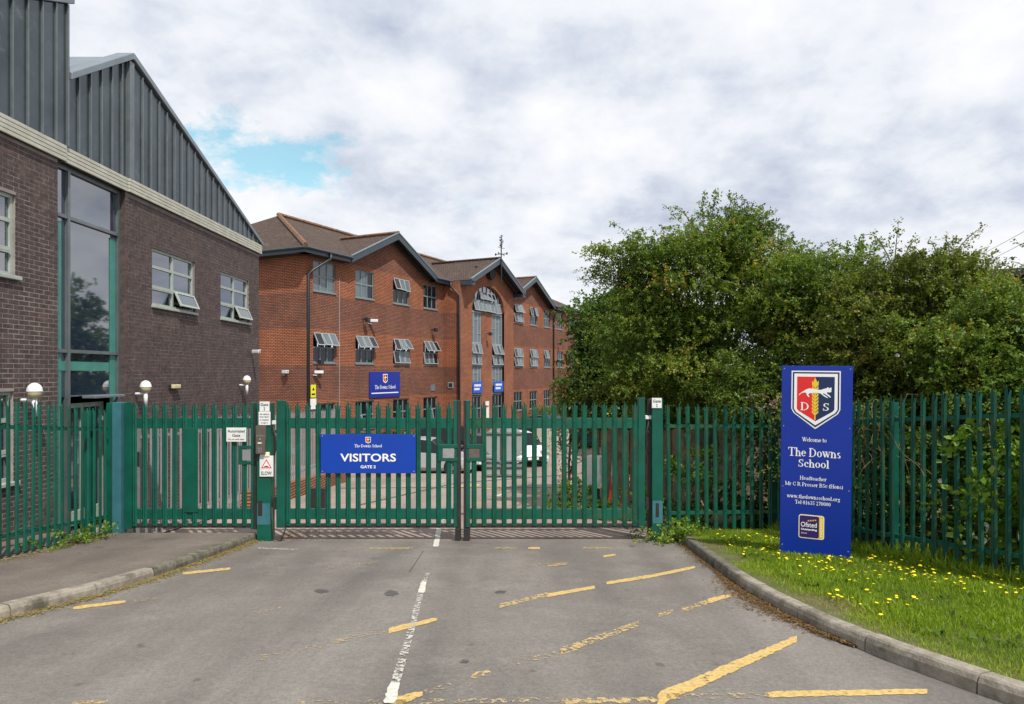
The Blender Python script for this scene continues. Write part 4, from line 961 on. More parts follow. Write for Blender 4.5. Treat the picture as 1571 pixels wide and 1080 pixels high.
# weathervane
wv = thing('weathervane', 'black iron weathervane shaped like a small tree above the arched bay gable', 'weathervane', rw(16.5, -2.02, 10.3), RA)
MB().tube([(0, 0, 0), (0, 0, 2.8)], .045, 6).build('pole', M['pipe'], wv)
MB().tube([(-.42, 0, 1.95), (.42, 0, 1.95)], .02, 5).tube([(0, -.42, 1.95), (0, .42, 1.95)], .02, 5).build('cardinal_arms', M['pipe'], wv)
mb = MB()
for s in (-1, 1):
    mb.box(s*.42-.05, s*.42+.05, -.01, .01, 1.88, 2.03); mb.box(-.01, .01, s*.42-.05, s*.42+.05, 1.88, 2.03)
mb.build('compass_letters', M['pipe'], wv)
mb = MB()
for i in range(34):
    z = 2.45+rnd.uniform(0, .75); x = rnd.uniform(-.36, .36)*(1-abs(z-2.75)*1.4); r = rnd.uniform(.04, .09)
    mb.prism([(x+r*math.cos(t*1.257+i), z+r*.6*math.sin(t*1.257+i)) for t in range(5)][::-1], -.012, .012)
mb.tube([(0, 0, 2.3), (.05, 0, 3.1)], .02, 5); mb.tube([(0, 0, 2.5), (.28, 0, 2.75)], .014, 4); mb.tube([(0, 0, 2.5), (-.28, 0, 2.7)], .014, 4); mb.tube([(-.5, 0, 2.35), (.5, 0, 2.4)], .018, 4)
mb.build('tree_vane', M['pipe'], wv)

# ------------------------------------------------------------------ fences and gates
def pale_mesh(H_, w=.07, splay=True, bolts=()):
    """W section pale with a split three pointed head"""
    cols = [-w/2, -w*.22, 0, w*.22, w/2]; dep = [.012, -.006, .0, -.006, .012]; t = .003
    body = H_-.13; mb = MB()
    def sheet(ring_b, ring_t):
        k = len(ring_b); vs = list(ring_b)+list(ring_t)+[(x, y+t, z) for x, y, z in ring_b]+[(x, y+t, z) for x, y, z in ring_t]
        fs = []
        for i in range(k-1): fs += [(i, i+1, k+i+1, k+i), (2*k+i, 3*k+i, 3*k+i+1, 2*k+i+1), (k+i, k+i+1, 3*k+i+1, 3*k+i)]
        fs += [(0, k, 3*k, 2*k), (k-1, 3*k-1, 4*k-1, 2*k-1)]
        mb.add(vs, fs)
    sheet([(x, y, 0) for x, y in zip(cols, dep)], [(x, y, body) for x, y in zip(cols, dep)])
    s = .016 if splay else 0
    mid = body+.075
    sheet([(cols[1], dep[1], body), (0, 0, body), (cols[3], dep[3], body)], [(cols[1]*.9, -.006, mid), (0, -.003, mid), (cols[3]*.9, -.006, mid)])
    sheet([(cols[1]*.9, -.006, mid), (0, -.003, mid), (cols[3]*.9, -.006, mid)], [(-.003, -.01, H_), (0, -.008, H_+.004), (.003, -.01, H_)])
    sheet([(cols[0], dep[0], body), (cols[1]-.001, dep[1], body)], [(cols[0]-s*.45, .018, H_-.062), (cols[1]-s*.45-.004, .010, H_-.055)])
    sheet([(cols[3]+.001, dep[3], body), (cols[4], dep[4], body)], [(cols[3]+s*.45+.004, .010, H_-.055), (cols[4]+s*.45, .018, H_-.062)])
    for z in bolts: mb.lathe([(0, -.016), (.008, -.014), (.009, -.004)], (0, 0, z), 6, axis='y')
    return mb
def palisade(root, pts, H_, pitch, mat, rails, posts, rail_w=.05, lift=.04, w=.07, matfn=None, zf=None):
    """pts: polyline in world x,y; root is the fence's Empty; every pale is a part sharing one mesh"""
    zf = zf or (lambda y: zr(y)+.12)
    meshes = {}; P_ = [Vector((x, y, 0)) for x, y in pts]; cum = [0]
    for a, b in zip(P_, P_[1:]): cum.append(cum[-1]+(b-a).length)
    def at(s):
        for i in range(len(P_)-1):
            if s <= cum[i+1]+1e-6 or i == len(P_)-2:
                d = (P_[i+1]-P_[i]).normalized(); return P_[i]+d*(s-cum[i]), d
    L0 = Vector(root.location); s = pitch/2
    while s < cum[-1]:
        p, d = at(s); m_ = matfn(s) if matfn else mat
        if m_.name not in meshes: meshes[m_.name] = pale_mesh(H_, w, bolts=[r+.0 for r in rails]).build('pale', m_, root, uv=False); o = meshes[m_.name]
        else: o = bpy.data.objects.new('pale', meshes[m_.name].data); C.objects.link(o); o.parent = root
        n = Vector((-d.y, d.x, 0)); f = p - n*0
        o.location = (p.x-L0.x, p.y-L0.y, zf(p.y)+lift-L0.z+rnd.uniform(-.006, .006)); o.rotation_euler = (0, 0, math.atan2(d.y, d.x)+rnd.uniform(-.05, .05)); o.rotation_euler.y = rnd.uniform(-.008, .008) if rnd.random() < .85 else rnd.uniform(-.022, .022)
        s += pitch
    for h in rails:
        for a, b in zip(P_, P_[1:]):
            n = int((b-a).length/1.4)+1
            for i in range(n):
                u, v = a.lerp(b, i/n), a.lerp(b, (i+1)/n); d = (b-a).normalized(); back = Vector((-d.y, d.x, 0))*.045
                MB().bar(Vector((u.x, u.y, zf(u.y)+h))+back-L0, Vector((v.x, v.y, zf(v.y)+h))+back-L0, rail_w, rail_w).build('rail', mat, root, uv=False)
    for s in posts:
        p, d = at(min(s, cum[-1])); back = Vector((-d.y, d.x, 0))*.11; q = p+back; z = zf(q.y)-.02
        MB().box(-.05+q.x-L0.x, .05+q.x-L0.x, -.03+q.y-L0.y, .03+q.y-L0.y, z-L0.z, z+H_-.03-L0.z).build('post', mat, root, uv=False)
lf = thing('palisade_fence', 'green steel palisade fence running in front of the dark brick block', 'fence', (-6.4, 9, .3))
palisade(lf, [(-6.37, 5.0), (-6.40, 10.86)], 2.0, .15, M['green'], (.28, 1.66), (0, 2.7, 5.5), matfn=lambda s: rnd.choice((M['green'], M['green'], M['green_dull'])))
rf1 = thing('palisade_fence', 'short run of worn green palisade fence between gate post and blue sign', 'fence', (2.5, 11.1, .1))
palisade(rf1, [(2.50, 11.12), (4.45, 11.30)], 2.05, .155, M['green_worn'], (.30, 1.72), (1.9,), matfn=lambda s: rnd.choice((M['green_worn'], M['green_worn'], M['green'])))
rf2 = thing('palisade_fence', 'dark green palisade fence climbing behind the blue welcome sign', 'fence', (4.6, 9, .3))
palisade(rf2, [(4.45, 11.25), (4.74, 8.9), (5.27, 7.1), (5.75, 5.4), (6.4, 3.6)], 2.03, .150, M['green'], (.28, 1.75), (2.55, 5.2), matfn=lambda s: rnd.choice((M['green_dull'], M['green_dull'], M['green_worn'])))  # mostly dull pales: this fence's shade is put into the paint colour
gf = thing('galvanised_fence', 'grey galvanised palisade fence receding beside the car park', 'fence', (-6, 12, -.1))
palisade(gf, [(-6.15, 11.4), (-6.0, 14), (-6.0, 24.0)], 2.2, .155, M['galv'], (.45, 1.9), (0, 3, 6, 9, 12), lift=.0, zf=lambda y: -.33-(y-13)*.036)
# low brick plinth wall along the foot of that fence
pw = thing('retaining_wall', 'low brick retaining wall along the foot of the grey fence', 'wall', (-5.85, 15, -.4))
mb = MB(); ys = np.arange(15, 24.01, .5)
for i in range(len(ys)-1):
    a, b = ys[i], ys[i+1]; mb.add([(x+5.85, y-15, zr(y)+z+.4) for y in (a, b) for x in (-5.95, -5.70) for z in (-.1, .42)], [(0,2,3,1),(4,5,7,6),(0,1,5,4),(2,6,7,3),(1,3,7,5),(0,4,6,2)])
mb.build('wall', M['redbrick_plain'], pw)

def steel_box(root, x0, x1, z0, z1, y0, y1, mat, name): return MB().box(x0, x1, y0, y1, z0, z1).build(name, mat, root, bevel=.004, uv=False)
YG = 11.0
def gx_(px): return (px-785)/F*YG
def gz_(py): return EYE+(572-py)/F*YG
PZ0, PZ1 = gz_(806), gz_(616)
def leaf(name, label, px0, px1, pales, mat, stile=True):
    x0, x1 = gx_(px0), gx_(px1); g = thing(name, label, 'gate', ((x0+x1)/2, YG, 0)); cx = (x0+x1)/2
    H_ = PZ1-PZ0; first = None
    for p in pales:
        if first is None: first = o = pale_mesh(H_, .082, bolts=(gz_(646)-PZ0, gz_(799)-PZ0)).build('pale', mat, g, uv=False)
        else: o = bpy.data.objects.new('pale', first.data); C.objects.link(o); o.parent = g
        o.location = (gx_(p)-cx, -.045, PZ0+rnd.uniform(-.004, .004)); o.rotation_euler = (0, rnd.uniform(-.004, .004), 0)
    for a, b in ((657, 641), (796, 780)): steel_box(g, x0-cx, x1-cx, gz_(a), gz_(b), -.028, .028, mat, 'rail')
    steel_box(g, x0-cx, x1-cx, gz_(809), gz_(803), -.03, .03, M['rubber'], 'bottom_bar')
    return g, cx, x0, x1
Pl = [441+15.45*i for i in range(17)]
Pl = [442.5+15.35*i for i in range(17)]
g1, cx, x0, x1 = leaf('vehicle_gate', 'green double gate leaf carrying the large blue visitors sign', 425, 706, [p for p in Pl if p < 700], M['green'])
steel_box(g1, gx_(425)-cx, gx_(438)-cx, gz_(808), gz_(614), -.05, .05, M['green'], 'stile')
steel_box(g1, gx_(695.5)-cx, gx_(701)-cx, gz_(808), gz_(614), -.05, .05, M['green'], 'stile'); steel_box(g1, gx_(701)-cx+.002, gx_(706.5)-cx, .012, gz_(614), -.045, .05, M['rubber'], 'closing_edge')
steel_box(g1, gx_(698)-cx, gx_(706.5)-cx, .01, .2, -.052, .055, M['rubber'], 'drop_bolt')
for a, b, c, d in ((672, 702, 707, 702), (672, 702, 686.5, 681)): steel_box(g1, gx_(a)-cx, gx_(b)-cx, gz_(c), gz_(d), -.062, -.03, M['green'], 'lock_frame')
steel_box(g1, gx_(672)-cx, gx_(679)-cx, gz_(702), gz_(686.5), -.062, -.03, M['green'], 'lock_frame'); steel_box(g1, gx_(679)-cx, gx_(697)-cx, gz_(702), gz_(687), -.055, -.04, M['plate_metal'], 'lock_plate')
g2, cx2, x0, x1 = leaf('vehicle_gate', 'green double gate leaf with weathered pales and no sign', 711, 990, [727+15.35*i for i in range(17)], M['green_worn'])
steel_box(g2, gx_(711)-cx2, gx_(714.5)-cx2, .012, gz_(614), -.045, .05, M['rubber'], 'closing_edge'); steel_box(g2, gx_(714.7)-cx2, gx_(720.5)-cx2, gz_(808), gz_(614), -.05, .05, M['green'], 'stile')
steel_box(g2, gx_(711)-cx2, gx_(720.5)-cx2, .01, .2, -.052, .055, M['rubber'], 'drop_bolt')
steel_box(g2, gx_(978)-cx2, gx_(988)-cx2, gz_(808), gz_(610), -.05, .05, M['green'], 'stile')
for a, b, c, d in ((716, 742, 707, 701.5), (716, 742, 687, 681), (736, 742, 701.5, 687)): steel_box(g2, gx_(a)-cx2, gx_(b)-cx2, gz_(c), gz_(d), -.062, -.03, M['green'], 'lock_frame')
steel_box(g2, gx_(719)-cx2, gx_(736)-cx2, gz_(701.5), gz_(687), -.055, -.04, M['intercom'], 'lock_plate')
g3, cx3, x0, x1 = leaf('pedestrian_gate', 'green pedestrian gate over the footpath with automated gate notice', 193, 393, [208+15.25*i for i in range(12)], M['green'])
steel_box(g3, gx_(193)-cx3, gx_(204)-cx3, gz_(811), gz_(617), -.05, .05, M['green'], 'stile'); steel_box(g3, gx_(386)-cx3, gx_(390)-cx3, gz_(811), gz_(617), -.05, .05, M['green'], 'stile'); steel_box(g3, gx_(390)-cx3+.001, gx_(397)-cx3, gz_(811), gz_(618), -.045, .06, M['rubber'], 'closing_edge')
steel_box(g3, gx_(284)-cx3, gx_(305)-cx3, gz_(785), gz_(656), -.055, -.029, M['green'], 'cover_plate')
for a, b, c, d in ((368, 388, 712, 707), (368, 388, 688, 683), (368, 373, 707, 688)): steel_box(g3, gx_(a)-cx3, gx_(b)-cx3, gz_(c), gz_(d), -.062, -.03, M['green'], 'lock_frame')
steel_box(g3, gx_(373)-cx3, gx_(386)-cx3, gz_(706), gz_(689), -.055, -.04, M['galv'], 'lock_plate')
# steel posts
def gpost(label, px0, px1, top, ybot, mat, extra=None, y0=-.1, y1=.1):
    x0, x1 = gx_(px0), gx_(px1); c = (x0+x1)/2; z0 = zr(YG)+(.0)
    g = thing('gate_post', label, 'post', (c, YG, 0), group='gate posts'); steel_box(g, x0-c, x1-c, -.02, gz_(top), y0, y1, mat, 'shaft'); return g, c
p1, c1 = gpost('green gate post carrying the intercom and slow sign', 397, 418, 618, 826, M['green'])
steel_box(p1, -.105, .105, .28, .62, -.1035, -.1005, M['teal_paint'], 'repainted_band'); steel_box(p1, -.09, -.02, .42, .66, -.107, -.1036, M['rubber'], 'lock_slot')
p2, c2 = gpost('green gate post beside the verge with a gate number at its head', 998, 1014.5, 611, 822, M['green'])
steel_box(p2, -.082, .082, .30, .66, -.1035, -.1005, M['teal_paint'], 'repainted_band'); steel_box(p2, -.03, .02, .40, .62, -.107, -.1036, M['rubber'], 'lock_slot'); steel_box(p2, -.13, -.083, .1, gz_(612), -.02, .09, M['rubber'], 'post_shade_strip')  # thin black strip stands for the shading along the post's left side
p3, c3 = gpost('faded teal post between the left fence and pedestrian gate', 177, 190, 617, 816, M['teal_paint'])
steel_box(p3, -.20, -.0685, .08, gz_(618), -.03, .09, M['green'], 'green_channel')
for p_, zz, dx in ((p1, gz_(648), .16), (p2, gz_(640), -.16)):
    steel_box(p_, min(dx, dx*.6)-.02, max(dx, dx*.6)+.02, zz-.03, zz+.03, -.03, .05, M['white_plate'], 'junction_box')
    MB().tube([(dx*.75, -.02, zz-.05), (dx*1.0, -.03, zz-.22), (dx*1.05, -.03, zz-.42), (dx*.85, -.02, zz-.55), (dx*.62, -.0, zz-.6)], .014, 6).build('cable', M['rubber'], p_, smooth=True)
MB().tube([(.115, -.05, .55), (.13, -.08, .2), (.18, -.1, .05), (.27, -.1, .02), (.32, -.06, .15), (.33, 0, .25)], .014, 6).build('cable', M['rubber'], p1, smooth=True)
for p_, s_ in ((p1, 1), (p2, -1)):
    MB().box(min(s_*.105, s_*.2), max(s_*.105, s_*.2), -.03, .03, gz_(776), gz_(768)).box(s_*.15-.02, s_*.15+.02, -.04, .04, gz_(781), gz_(762)).build('hinge', M['rubber'], p_)
    MB().box(min(s_*.105, s_*.2), max(s_*.105, s_*.2), -.03, .03, gz_(664), gz_(660)).build('hinge', M['rubber'], p_)
# signs on the gates and posts
def plate_sign(name, label, px0, px1, py0, py1, y, mat, grp=None):
    Yp = YG+y; x0, x1 = (px0-785)/F*Yp, (px1-785)/F*Yp; z0, z1 = EYE+(572-py1)/F*Yp, EYE+(572-py0)/F*Yp
    o = thing(name, label, 'sign', ((x0+x1)/2, Yp, z0), 0, grp); w, h = x1-x0, z1-z0
    MB().box(-w/2, w/2, -.006, .006, 0, h).build('board', mat, o, bevel=.002); return o, w, h
def fixings(o, w, h, y, mat, r=.011, m_=.03):
    for x in (-w/2+m_, w/2-m_):
        for z in (m_, h-m_): MB().lathe([(0, y-.005), (r*.7, y-.005), (r, y-.001)], (x, 0, z), 8, axis='y').build('fixing_screw', mat, o, uv=False)
o, w, h = plate_sign('visitors_sign', 'large bright blue VISITORS GATE 2 sign fixed across the gate', 491.5, 637.5, 666, 726, -.085, M['blue'])
fixings(o, w, h, -.0062, M['galv'])
write(sans, 'VISITORS', 0, h*.30, M['white'], o, y=-.0085, w=w*.585, h=h*.205, bold=.018); write(sans, 'GATE 2', 0, h*.13, M['white'], o, y=-.0085, w=w*.16, h=h*.075, bold=.025)
write(serif, 'The Downs School', 0, h*.665, M['white'], o, y=-.0085, w=w*.29, cap=h*.075)
mini_crest(o, 0, h*.765, h*.165, -.0065)
def notice(label, px0, px1, py0, py1, y, lines, grp=None, name='notice'):
    o, w, h = plate_sign(name, label, px0, px1, py0, py1, y, M['white_plate'], grp)
    for s, z, wk, hk in lines: write(sans, s, 0, h*z, M['black'], o, y=-.0085, w=w*wk, h=h*hk, bold=.01)
    return o, w, h
notice('white Automated Gate notice hung on the pedestrian gate', 347, 377.5, 656, 677.5, -.085, [('Automated', .66, .86, .20), ('Gate', .36, .40, .19), ('Do not push open', .10, .80, .13)])
notice('white Gate 2 plate at the head of the intercom post', 398, 413, 616, 631, -.108, [('Gate', .55, .80, .30), ('2', .12, .18, .30)], 'gate number plates')
notice('white Gate 2 plate on the post beside the verge', 999.5, 1014.5, 610.5, 626, -.108, [('Gate', .55, .80, .30), ('2', .12, .18, .30)], 'gate number plates')
notice('white visitor reporting notice just above the intercom', 396.5, 414.5, 631.5, 652, -.112, [('All visitors', .76, .78, .12), ('must report', .54, .8, .12), ('to reception', .32, .8, .12), ('to sign in', .10, .6, .12)])
o, w, h = notice('white SLOW sign with red triangle and road hump', 398, 419, 699, 731, -.112, [('SLOW', .08, .78, .17)], name='slow_sign')
tri = lambda s, cz: [(-s, cz-s*.577), (s, cz-s*.577), (0, cz+s*1.155)]
MB().prism(tri(.085, h*.55), -.0075, -.0062).build('red_triangle', M['red'], o); MB().prism(tri(.060, h*.55), -.0088, -.0076).build('white_triangle', M['white'], o)
MB().prism([(-.042, h*.55-.028), (.042, h*.55-.028), (.02, h*.55-.010), (-.02, h*.55-.010)], -.0098, -.0089).build('hump_symbol', M['black'], o)
ic = thing('intercom', 'brown metal gate intercom panel with call button and keypad', 'intercom', (c1-.02, YG-.10, gz_(695)))
hh = gz_(652)-gz_(695); MB().box(-.09, .07, -.05, 0, hh*.45, hh).build('hood', M['intercom'], ic, bevel=.006); MB().box(-.085, .065, -.075, 0, 0, hh*.66).build('housing', M['intercom'], ic, bevel=.01)
MB().box(-.045, .015, -.079, -.0755, hh*.38, hh*.42).build('name_strip', M['white'], ic); MB().lathe([(0, -.083), (.014, -.082), (.016, -.075)], (-.012, 0, hh*.53), 10, axis='y').build('call_button', M['galv'], ic)
mb = MB()
for i in range(3):
    for j in range(3): mb.box(-.042+i*.022, -.042+i*.022+.014, -.080, -.0755, .03+j*.03, .045+j*.03)
mb.build('keypad', M['galv'], ic)
cb = thing('speed_sensor', 'small cream box fixed between the intercom and slow sign', 'box', (c1+.01, YG-.1, gz_(699))); MB().box(-.06, .09, -.03, 0, 0, .07).build('housing', M['cream'], cb, bevel=.005)
# ------------------------------------------------------------------ blue welcome board on the verge
sb = thing('welcome_sign', 'tall royal blue school welcome board with crest standing on the grass verge', 'sign', ((3.5+4.25)/2, (8.93+8.57)/2, .34), math.atan2(-.36, .75))
sb.rotation_euler.y = .012
BW, BH = .832, 2.45
MB().box(-BW/2, BW/2, -.02, .02, 0, BH).build('board', M['blue_board'], sb, bevel=.003)
for x in (-BW/2+.03, BW/2-.03):
    for z in (.12, BH*.36, BH*.68, BH-.04): MB().lathe([(0, -.024), (.006, -.024), (.008, -.0205)], (x, 0, z), 8, axis='y').build('fixing_screw', M['galv'], sb, uv=False)
for x in (-.25, .25): MB().box(x-.03, x+.03, .021, .08, -.1, BH-.3).build('leg', M['galv'], sb)
def bx_(px): return (px-230)/360*BW
def bz_(py): return BH*(1-(py-53)/952)
def shield(i):
    hw = (124-i)/360*BW; t = BH*(1-(78+i-53)/952); sh = BH*(1-(268-53)/952); pt = BH*(1-(367-i*1.35-53)/952); sh2 = BH*(1-(290-i*.4-53)/952); cx = bx_(226)
    return [(cx-hw, t), (cx-hw, sh), (cx-hw*.90, sh2), (cx, pt), (cx+hw*.90, sh2), (cx+hw, sh), (cx+hw, t)]
for i, m_, y in ((0, 'white', -.0215), (6, 'navy', -.0225), (14, 'white', -.0235)): MB().prism(shield(i), y, -.0201+(-.0000), ).build('crest_border', M[m_], sb, uv=False)
s30 = shield(29); cxx = bx_(226)
MB().prism([s30[0], s30[1], s30[2], s30[3], (cxx, s30[0][1])], -.0245, -.0236).build('crest_field', M['red'], sb); MB().prism([(cxx, s30[0][1]), s30[3], s30[4], s30[5], s30[6]], -.0245, -.0236).build('crest_field', M['navy'], sb)
mb = MB(); n = 0
for k in range(9):
    y = 300-k*17
    for s in (-1, 1):
        n += 1; mb.prism([(bx_(224+s*1), bz_(y)), (bx_(224+s*17), bz_(y-16)), (bx_(224+s*15), bz_(y-27)), (bx_(224+s*2), bz_(y-12))][::s], -.0255-.0001*(n % 3), -.0246)
mb.prism([(bx_(221), bz_(322)), (bx_(227), bz_(322)), (bx_(227), bz_(150)), (bx_(221), bz_(150))], -.0252, -.0246); mb.build('crest_wheat', M['gold'], sb)
MB().prism([(bx_(x), bz_(y)) for x, y in ((224, 158), (208, 146), (206, 128), (213, 136), (218, 122), (223, 112), (229, 124), (234, 134), (240, 126), (241, 144))][::-1], -.0258, -.0246).build('crest_flame', M['gold'], sb)
hound = [(140,202),(143,194),(160,182),(180,170),(196,165),(222,170),(252,172),(268,166),(281,163),(287,157),(293,164),(303,158),(306,166),(304,176),(306,180),(296,184),(284,182),(282,188),(296,198),(303,208),(297,208),(284,198),(266,188),(262,192),(281,203),(290,212),(284,211),(268,203),(250,189),(222,186),(206,190),(196,188),(188,197),(196,207),(190,209),(180,197),(178,188),(168,186),(154,190)]
MB().prism([(bx_(x), bz_(y)) for x, y in hound][::-1], -.0268, -.0262).build('crest_hound', M['white'], sb)
for s, x in (('D', 172), ('S', 279)): write(serif, s, bx_(x), bz_(275), M['white'], sb, y=-.0256, cap=.100)
for s, x, b, w in (('Welcome to', 222, 431, .345), ('The Downs', 223, 506, .745), ('School', 220, 559, .44), ('Headteacher', 219, 623, .38), ('Mr C R Prosser BSc (Hons)', 222, 655, .82), ('www.thedownsschool.org', 220, 717, .75), ('Tel 01635 270000', 218, 745, .505)):
    cap = {'Welcome to': .052, 'The Downs': .108, 'School': .100}.get(s, .048)
    write(serif, s, bx_(x), bz_(b), M['white'], sb, y=-.0216, w=BW*w, cap=cap)
def rrect(x0, x1, z0, z1, r):
    p = []
    for cx, cz, a in ((x1-r, z1-r, 0), (x0+r, z1-r, 90), (x0+r, z0+r, 180), (x1-r, z0+r, 270)):
        for k in range(5): p.append((cx+r*math.cos(R(a+k*22.5)), cz+r*math.sin(R(a+k*22.5))))
    return p
MB().prism(rrect(bx_(148), bx_(278), bz_(914), bz_(796), .03), -.0215, -.0202).build('badge_border', M['cream'], sb)
MB().prism(rrect(bx_(152), bx_(274), bz_(910), bz_(800), .026), -.0225, -.0216).build('badge_edge', M['gold'], sb)
MB().prism(rrect(bx_(153), bx_(252), bz_(909), bz_(801), .02), -.0235, -.0226).build('badge_field', M['purple'], sb)
write(sans, 'Ofsted', bx_(200), bz_(857), M['white'], sb, y=-.0246, w=BW*.225, h=.062, bold=.01); write(sans, 'Outstanding', bx_(201), bz_(876), M['white'], sb, y=-.0246, w=BW*.225, h=.030, bold=.04); write(sans, 'School', bx_(176), bz_(891), M['white'], sb, y=-.0246, w=BW*.08, h=.017)
for k, x in enumerate((198, 210, 222, 234)):
    MB().prism([(bx_(x)+.014*(1 if q % 2 == 0 else .45)*math.sin(q*math.pi/5), bz_(826-k*2)+.014*(1 if q % 2 == 0 else .45)*math.cos(q*math.pi/5)) for q in range(10)][::-1], -.0246, -.0236).build('badge_star', M['gold'], sb)
mb = MB()
for k in range(9): z = bz_(900)+k*.026; mb.box(bx_(257), bx_(268), -.0236, -.0226, z, z+.014)
mb.build('badge_print', M['cream'], sb)

# ------------------------------------------------------------------ things beyond the gate
def gp(x, y): return (x, y, zr(y))
rs = thing('road_sign', 'back of a grey octagonal road sign with plate below, on a post', 'sign', gp(-.155, 13.5))
zc = 1.33-zr(13.5)
MB().prism([(.40*math.cos(R(22.5+45*k)), zc+.40*math.sin(R(22.5+45*k))) for k in range(8)], -.006, .006).build('octagon_plate', M['sign_back'], rs); MB().box(-.37, .37, -.006, .006, .84, 1.12).build('lower_plate', M['sign_back'], rs)
for z in (zc+.19, zc-.37, .90, 1.07): MB().box(-.36, .36, -.04, -.0065, z-.018, z+.018).build('bracket', M['galv'], rs)
MB().tube([(0, -.075, 0), (0, -.075, zc+.36)], .038, 10).build('post', M['galv'], rs, smooth=True)
ib = thing('notice_box', 'pale grey notice box on a black post beside the wooden fence', 'box', gp(1.83, 15.0), R(-35))
MB().box(-.17, .17, -.12, .12, .52, 1.22).build('housing', M['white_plate'], ib, bevel=.01); MB().box(-.178, -.171, -.115, .115, .54, 1.20).build('notice_face', M['white_plate'], ib)
mb = MB()
for k in range(6): mb.box(-.181, -.1785, -.08, .06-.02*(k % 3), .66+k*.07, .675+k*.07)
mb.build('print_line', M['black'], ib); MB().box(-.08, .08, -.06, .06, 0, .52).build('post', M['rubber'], ib)
cn = thing('traffic_cone', 'bright orange traffic cone standing against the wooden fence', 'cone', gp(2.42, 16.3))
MB().lathe([(.02, .75), (.028, .75), (.06, .5), (.115, .14), (.14, .04)], n=16).build('cone_body', M['orange'], cn, smooth=True); MB().box(-.2, .2, -.2, .2, 0, .045).build('base', M['orange'], cn, bevel=.02); MB().lathe([(.088, .36), (.062, .52)], n=16).build('collar', M['red'], cn)
for px, lb in ((480, 'stout black post of the gate stop, the left of a pair'), (494, 'short black post of the gate stop, the right of a pair')):
    b_ = thing('bollard', lb, 'bollard', gp((px-785)/F*15.6, 15.6), group='black gate stop posts')
    MB().box(-.07, .07, -.06, .06, 0, .42).build('post', M['rubber'], b_, bevel=.01); MB().box(-.075, .075, -.065, .065, .42, .46).build('cap', M['rubber'], b_, bevel=.01)
cw_ = thing('concrete_wall', 'short length of pale weathered concrete wall between parked cars', 'wall', gp(2.15, 36))
for k in range(4): MB().box(-1.0+k*.5+.01, -.51+k*.5, -.15, .15, 0, 1.42+rnd.uniform(-.02, .02)).build('concrete_panel', M['concrete'], cw_, bevel=.02)
# wooden fence: every board its own part
wf = thing('wooden_fence', 'weathered close board wooden fence beyond the right gate leaf', 'fence', gp(2.2, 17.6))
a, b = Vector((2.2, 17.6, 0)), Vector((7.4, 15.0, 0)); L_ = (b-a).length; d = (b-a).normalized(); ang = math.atan2(d.y, d.x); bd = None
wf.rotation_euler.z = ang; MW[wf.name] = Matrix.Translation(wf.location) @ Matrix.Rotation(ang, 4, 'Z')
wood_b = node_mat('dark_fence_wood', (.21,.155,.11), .9, var=(.12,.09,.065), scale=5, detail=8); wood_c = node_mat('pale_fence_wood', (.38,.30,.19), .9, var=(.22,.17,.11), scale=5, detail=8)  # darker and paler board tones, mixed at random along the fence
bm3 = {}
for i in range(int(L_/.155)):
    m_ = (M['wood'], wood_b, wood_c, M['wood'])[rnd.randrange(4)]
    if m_.name not in bm3: o = MB().box(-.07, .07, -.011, .011, 0, 1.8).build('board', m_, wf, bevel=.003); bm3[m_.name] = o.data
    else: o = bpy.data.objects.new('board', bm3[m_.name]); C.objects.link(o); o.parent = wf
    p = a+d*(i*.155); o.location = (i*.155, rnd.uniform(-.006, .006), zr(p.y)-zr(17.6)+rnd.uniform(-.02, .02)); o.rotation_euler.y = rnd.uniform(-.008, .008)
for h in (.3, 1.5): MB().bar((0, .04, h), (L_, .04, h+zr(15.0)-zr(17.6)), .05, .07).build('rail', M['wood'], wf)

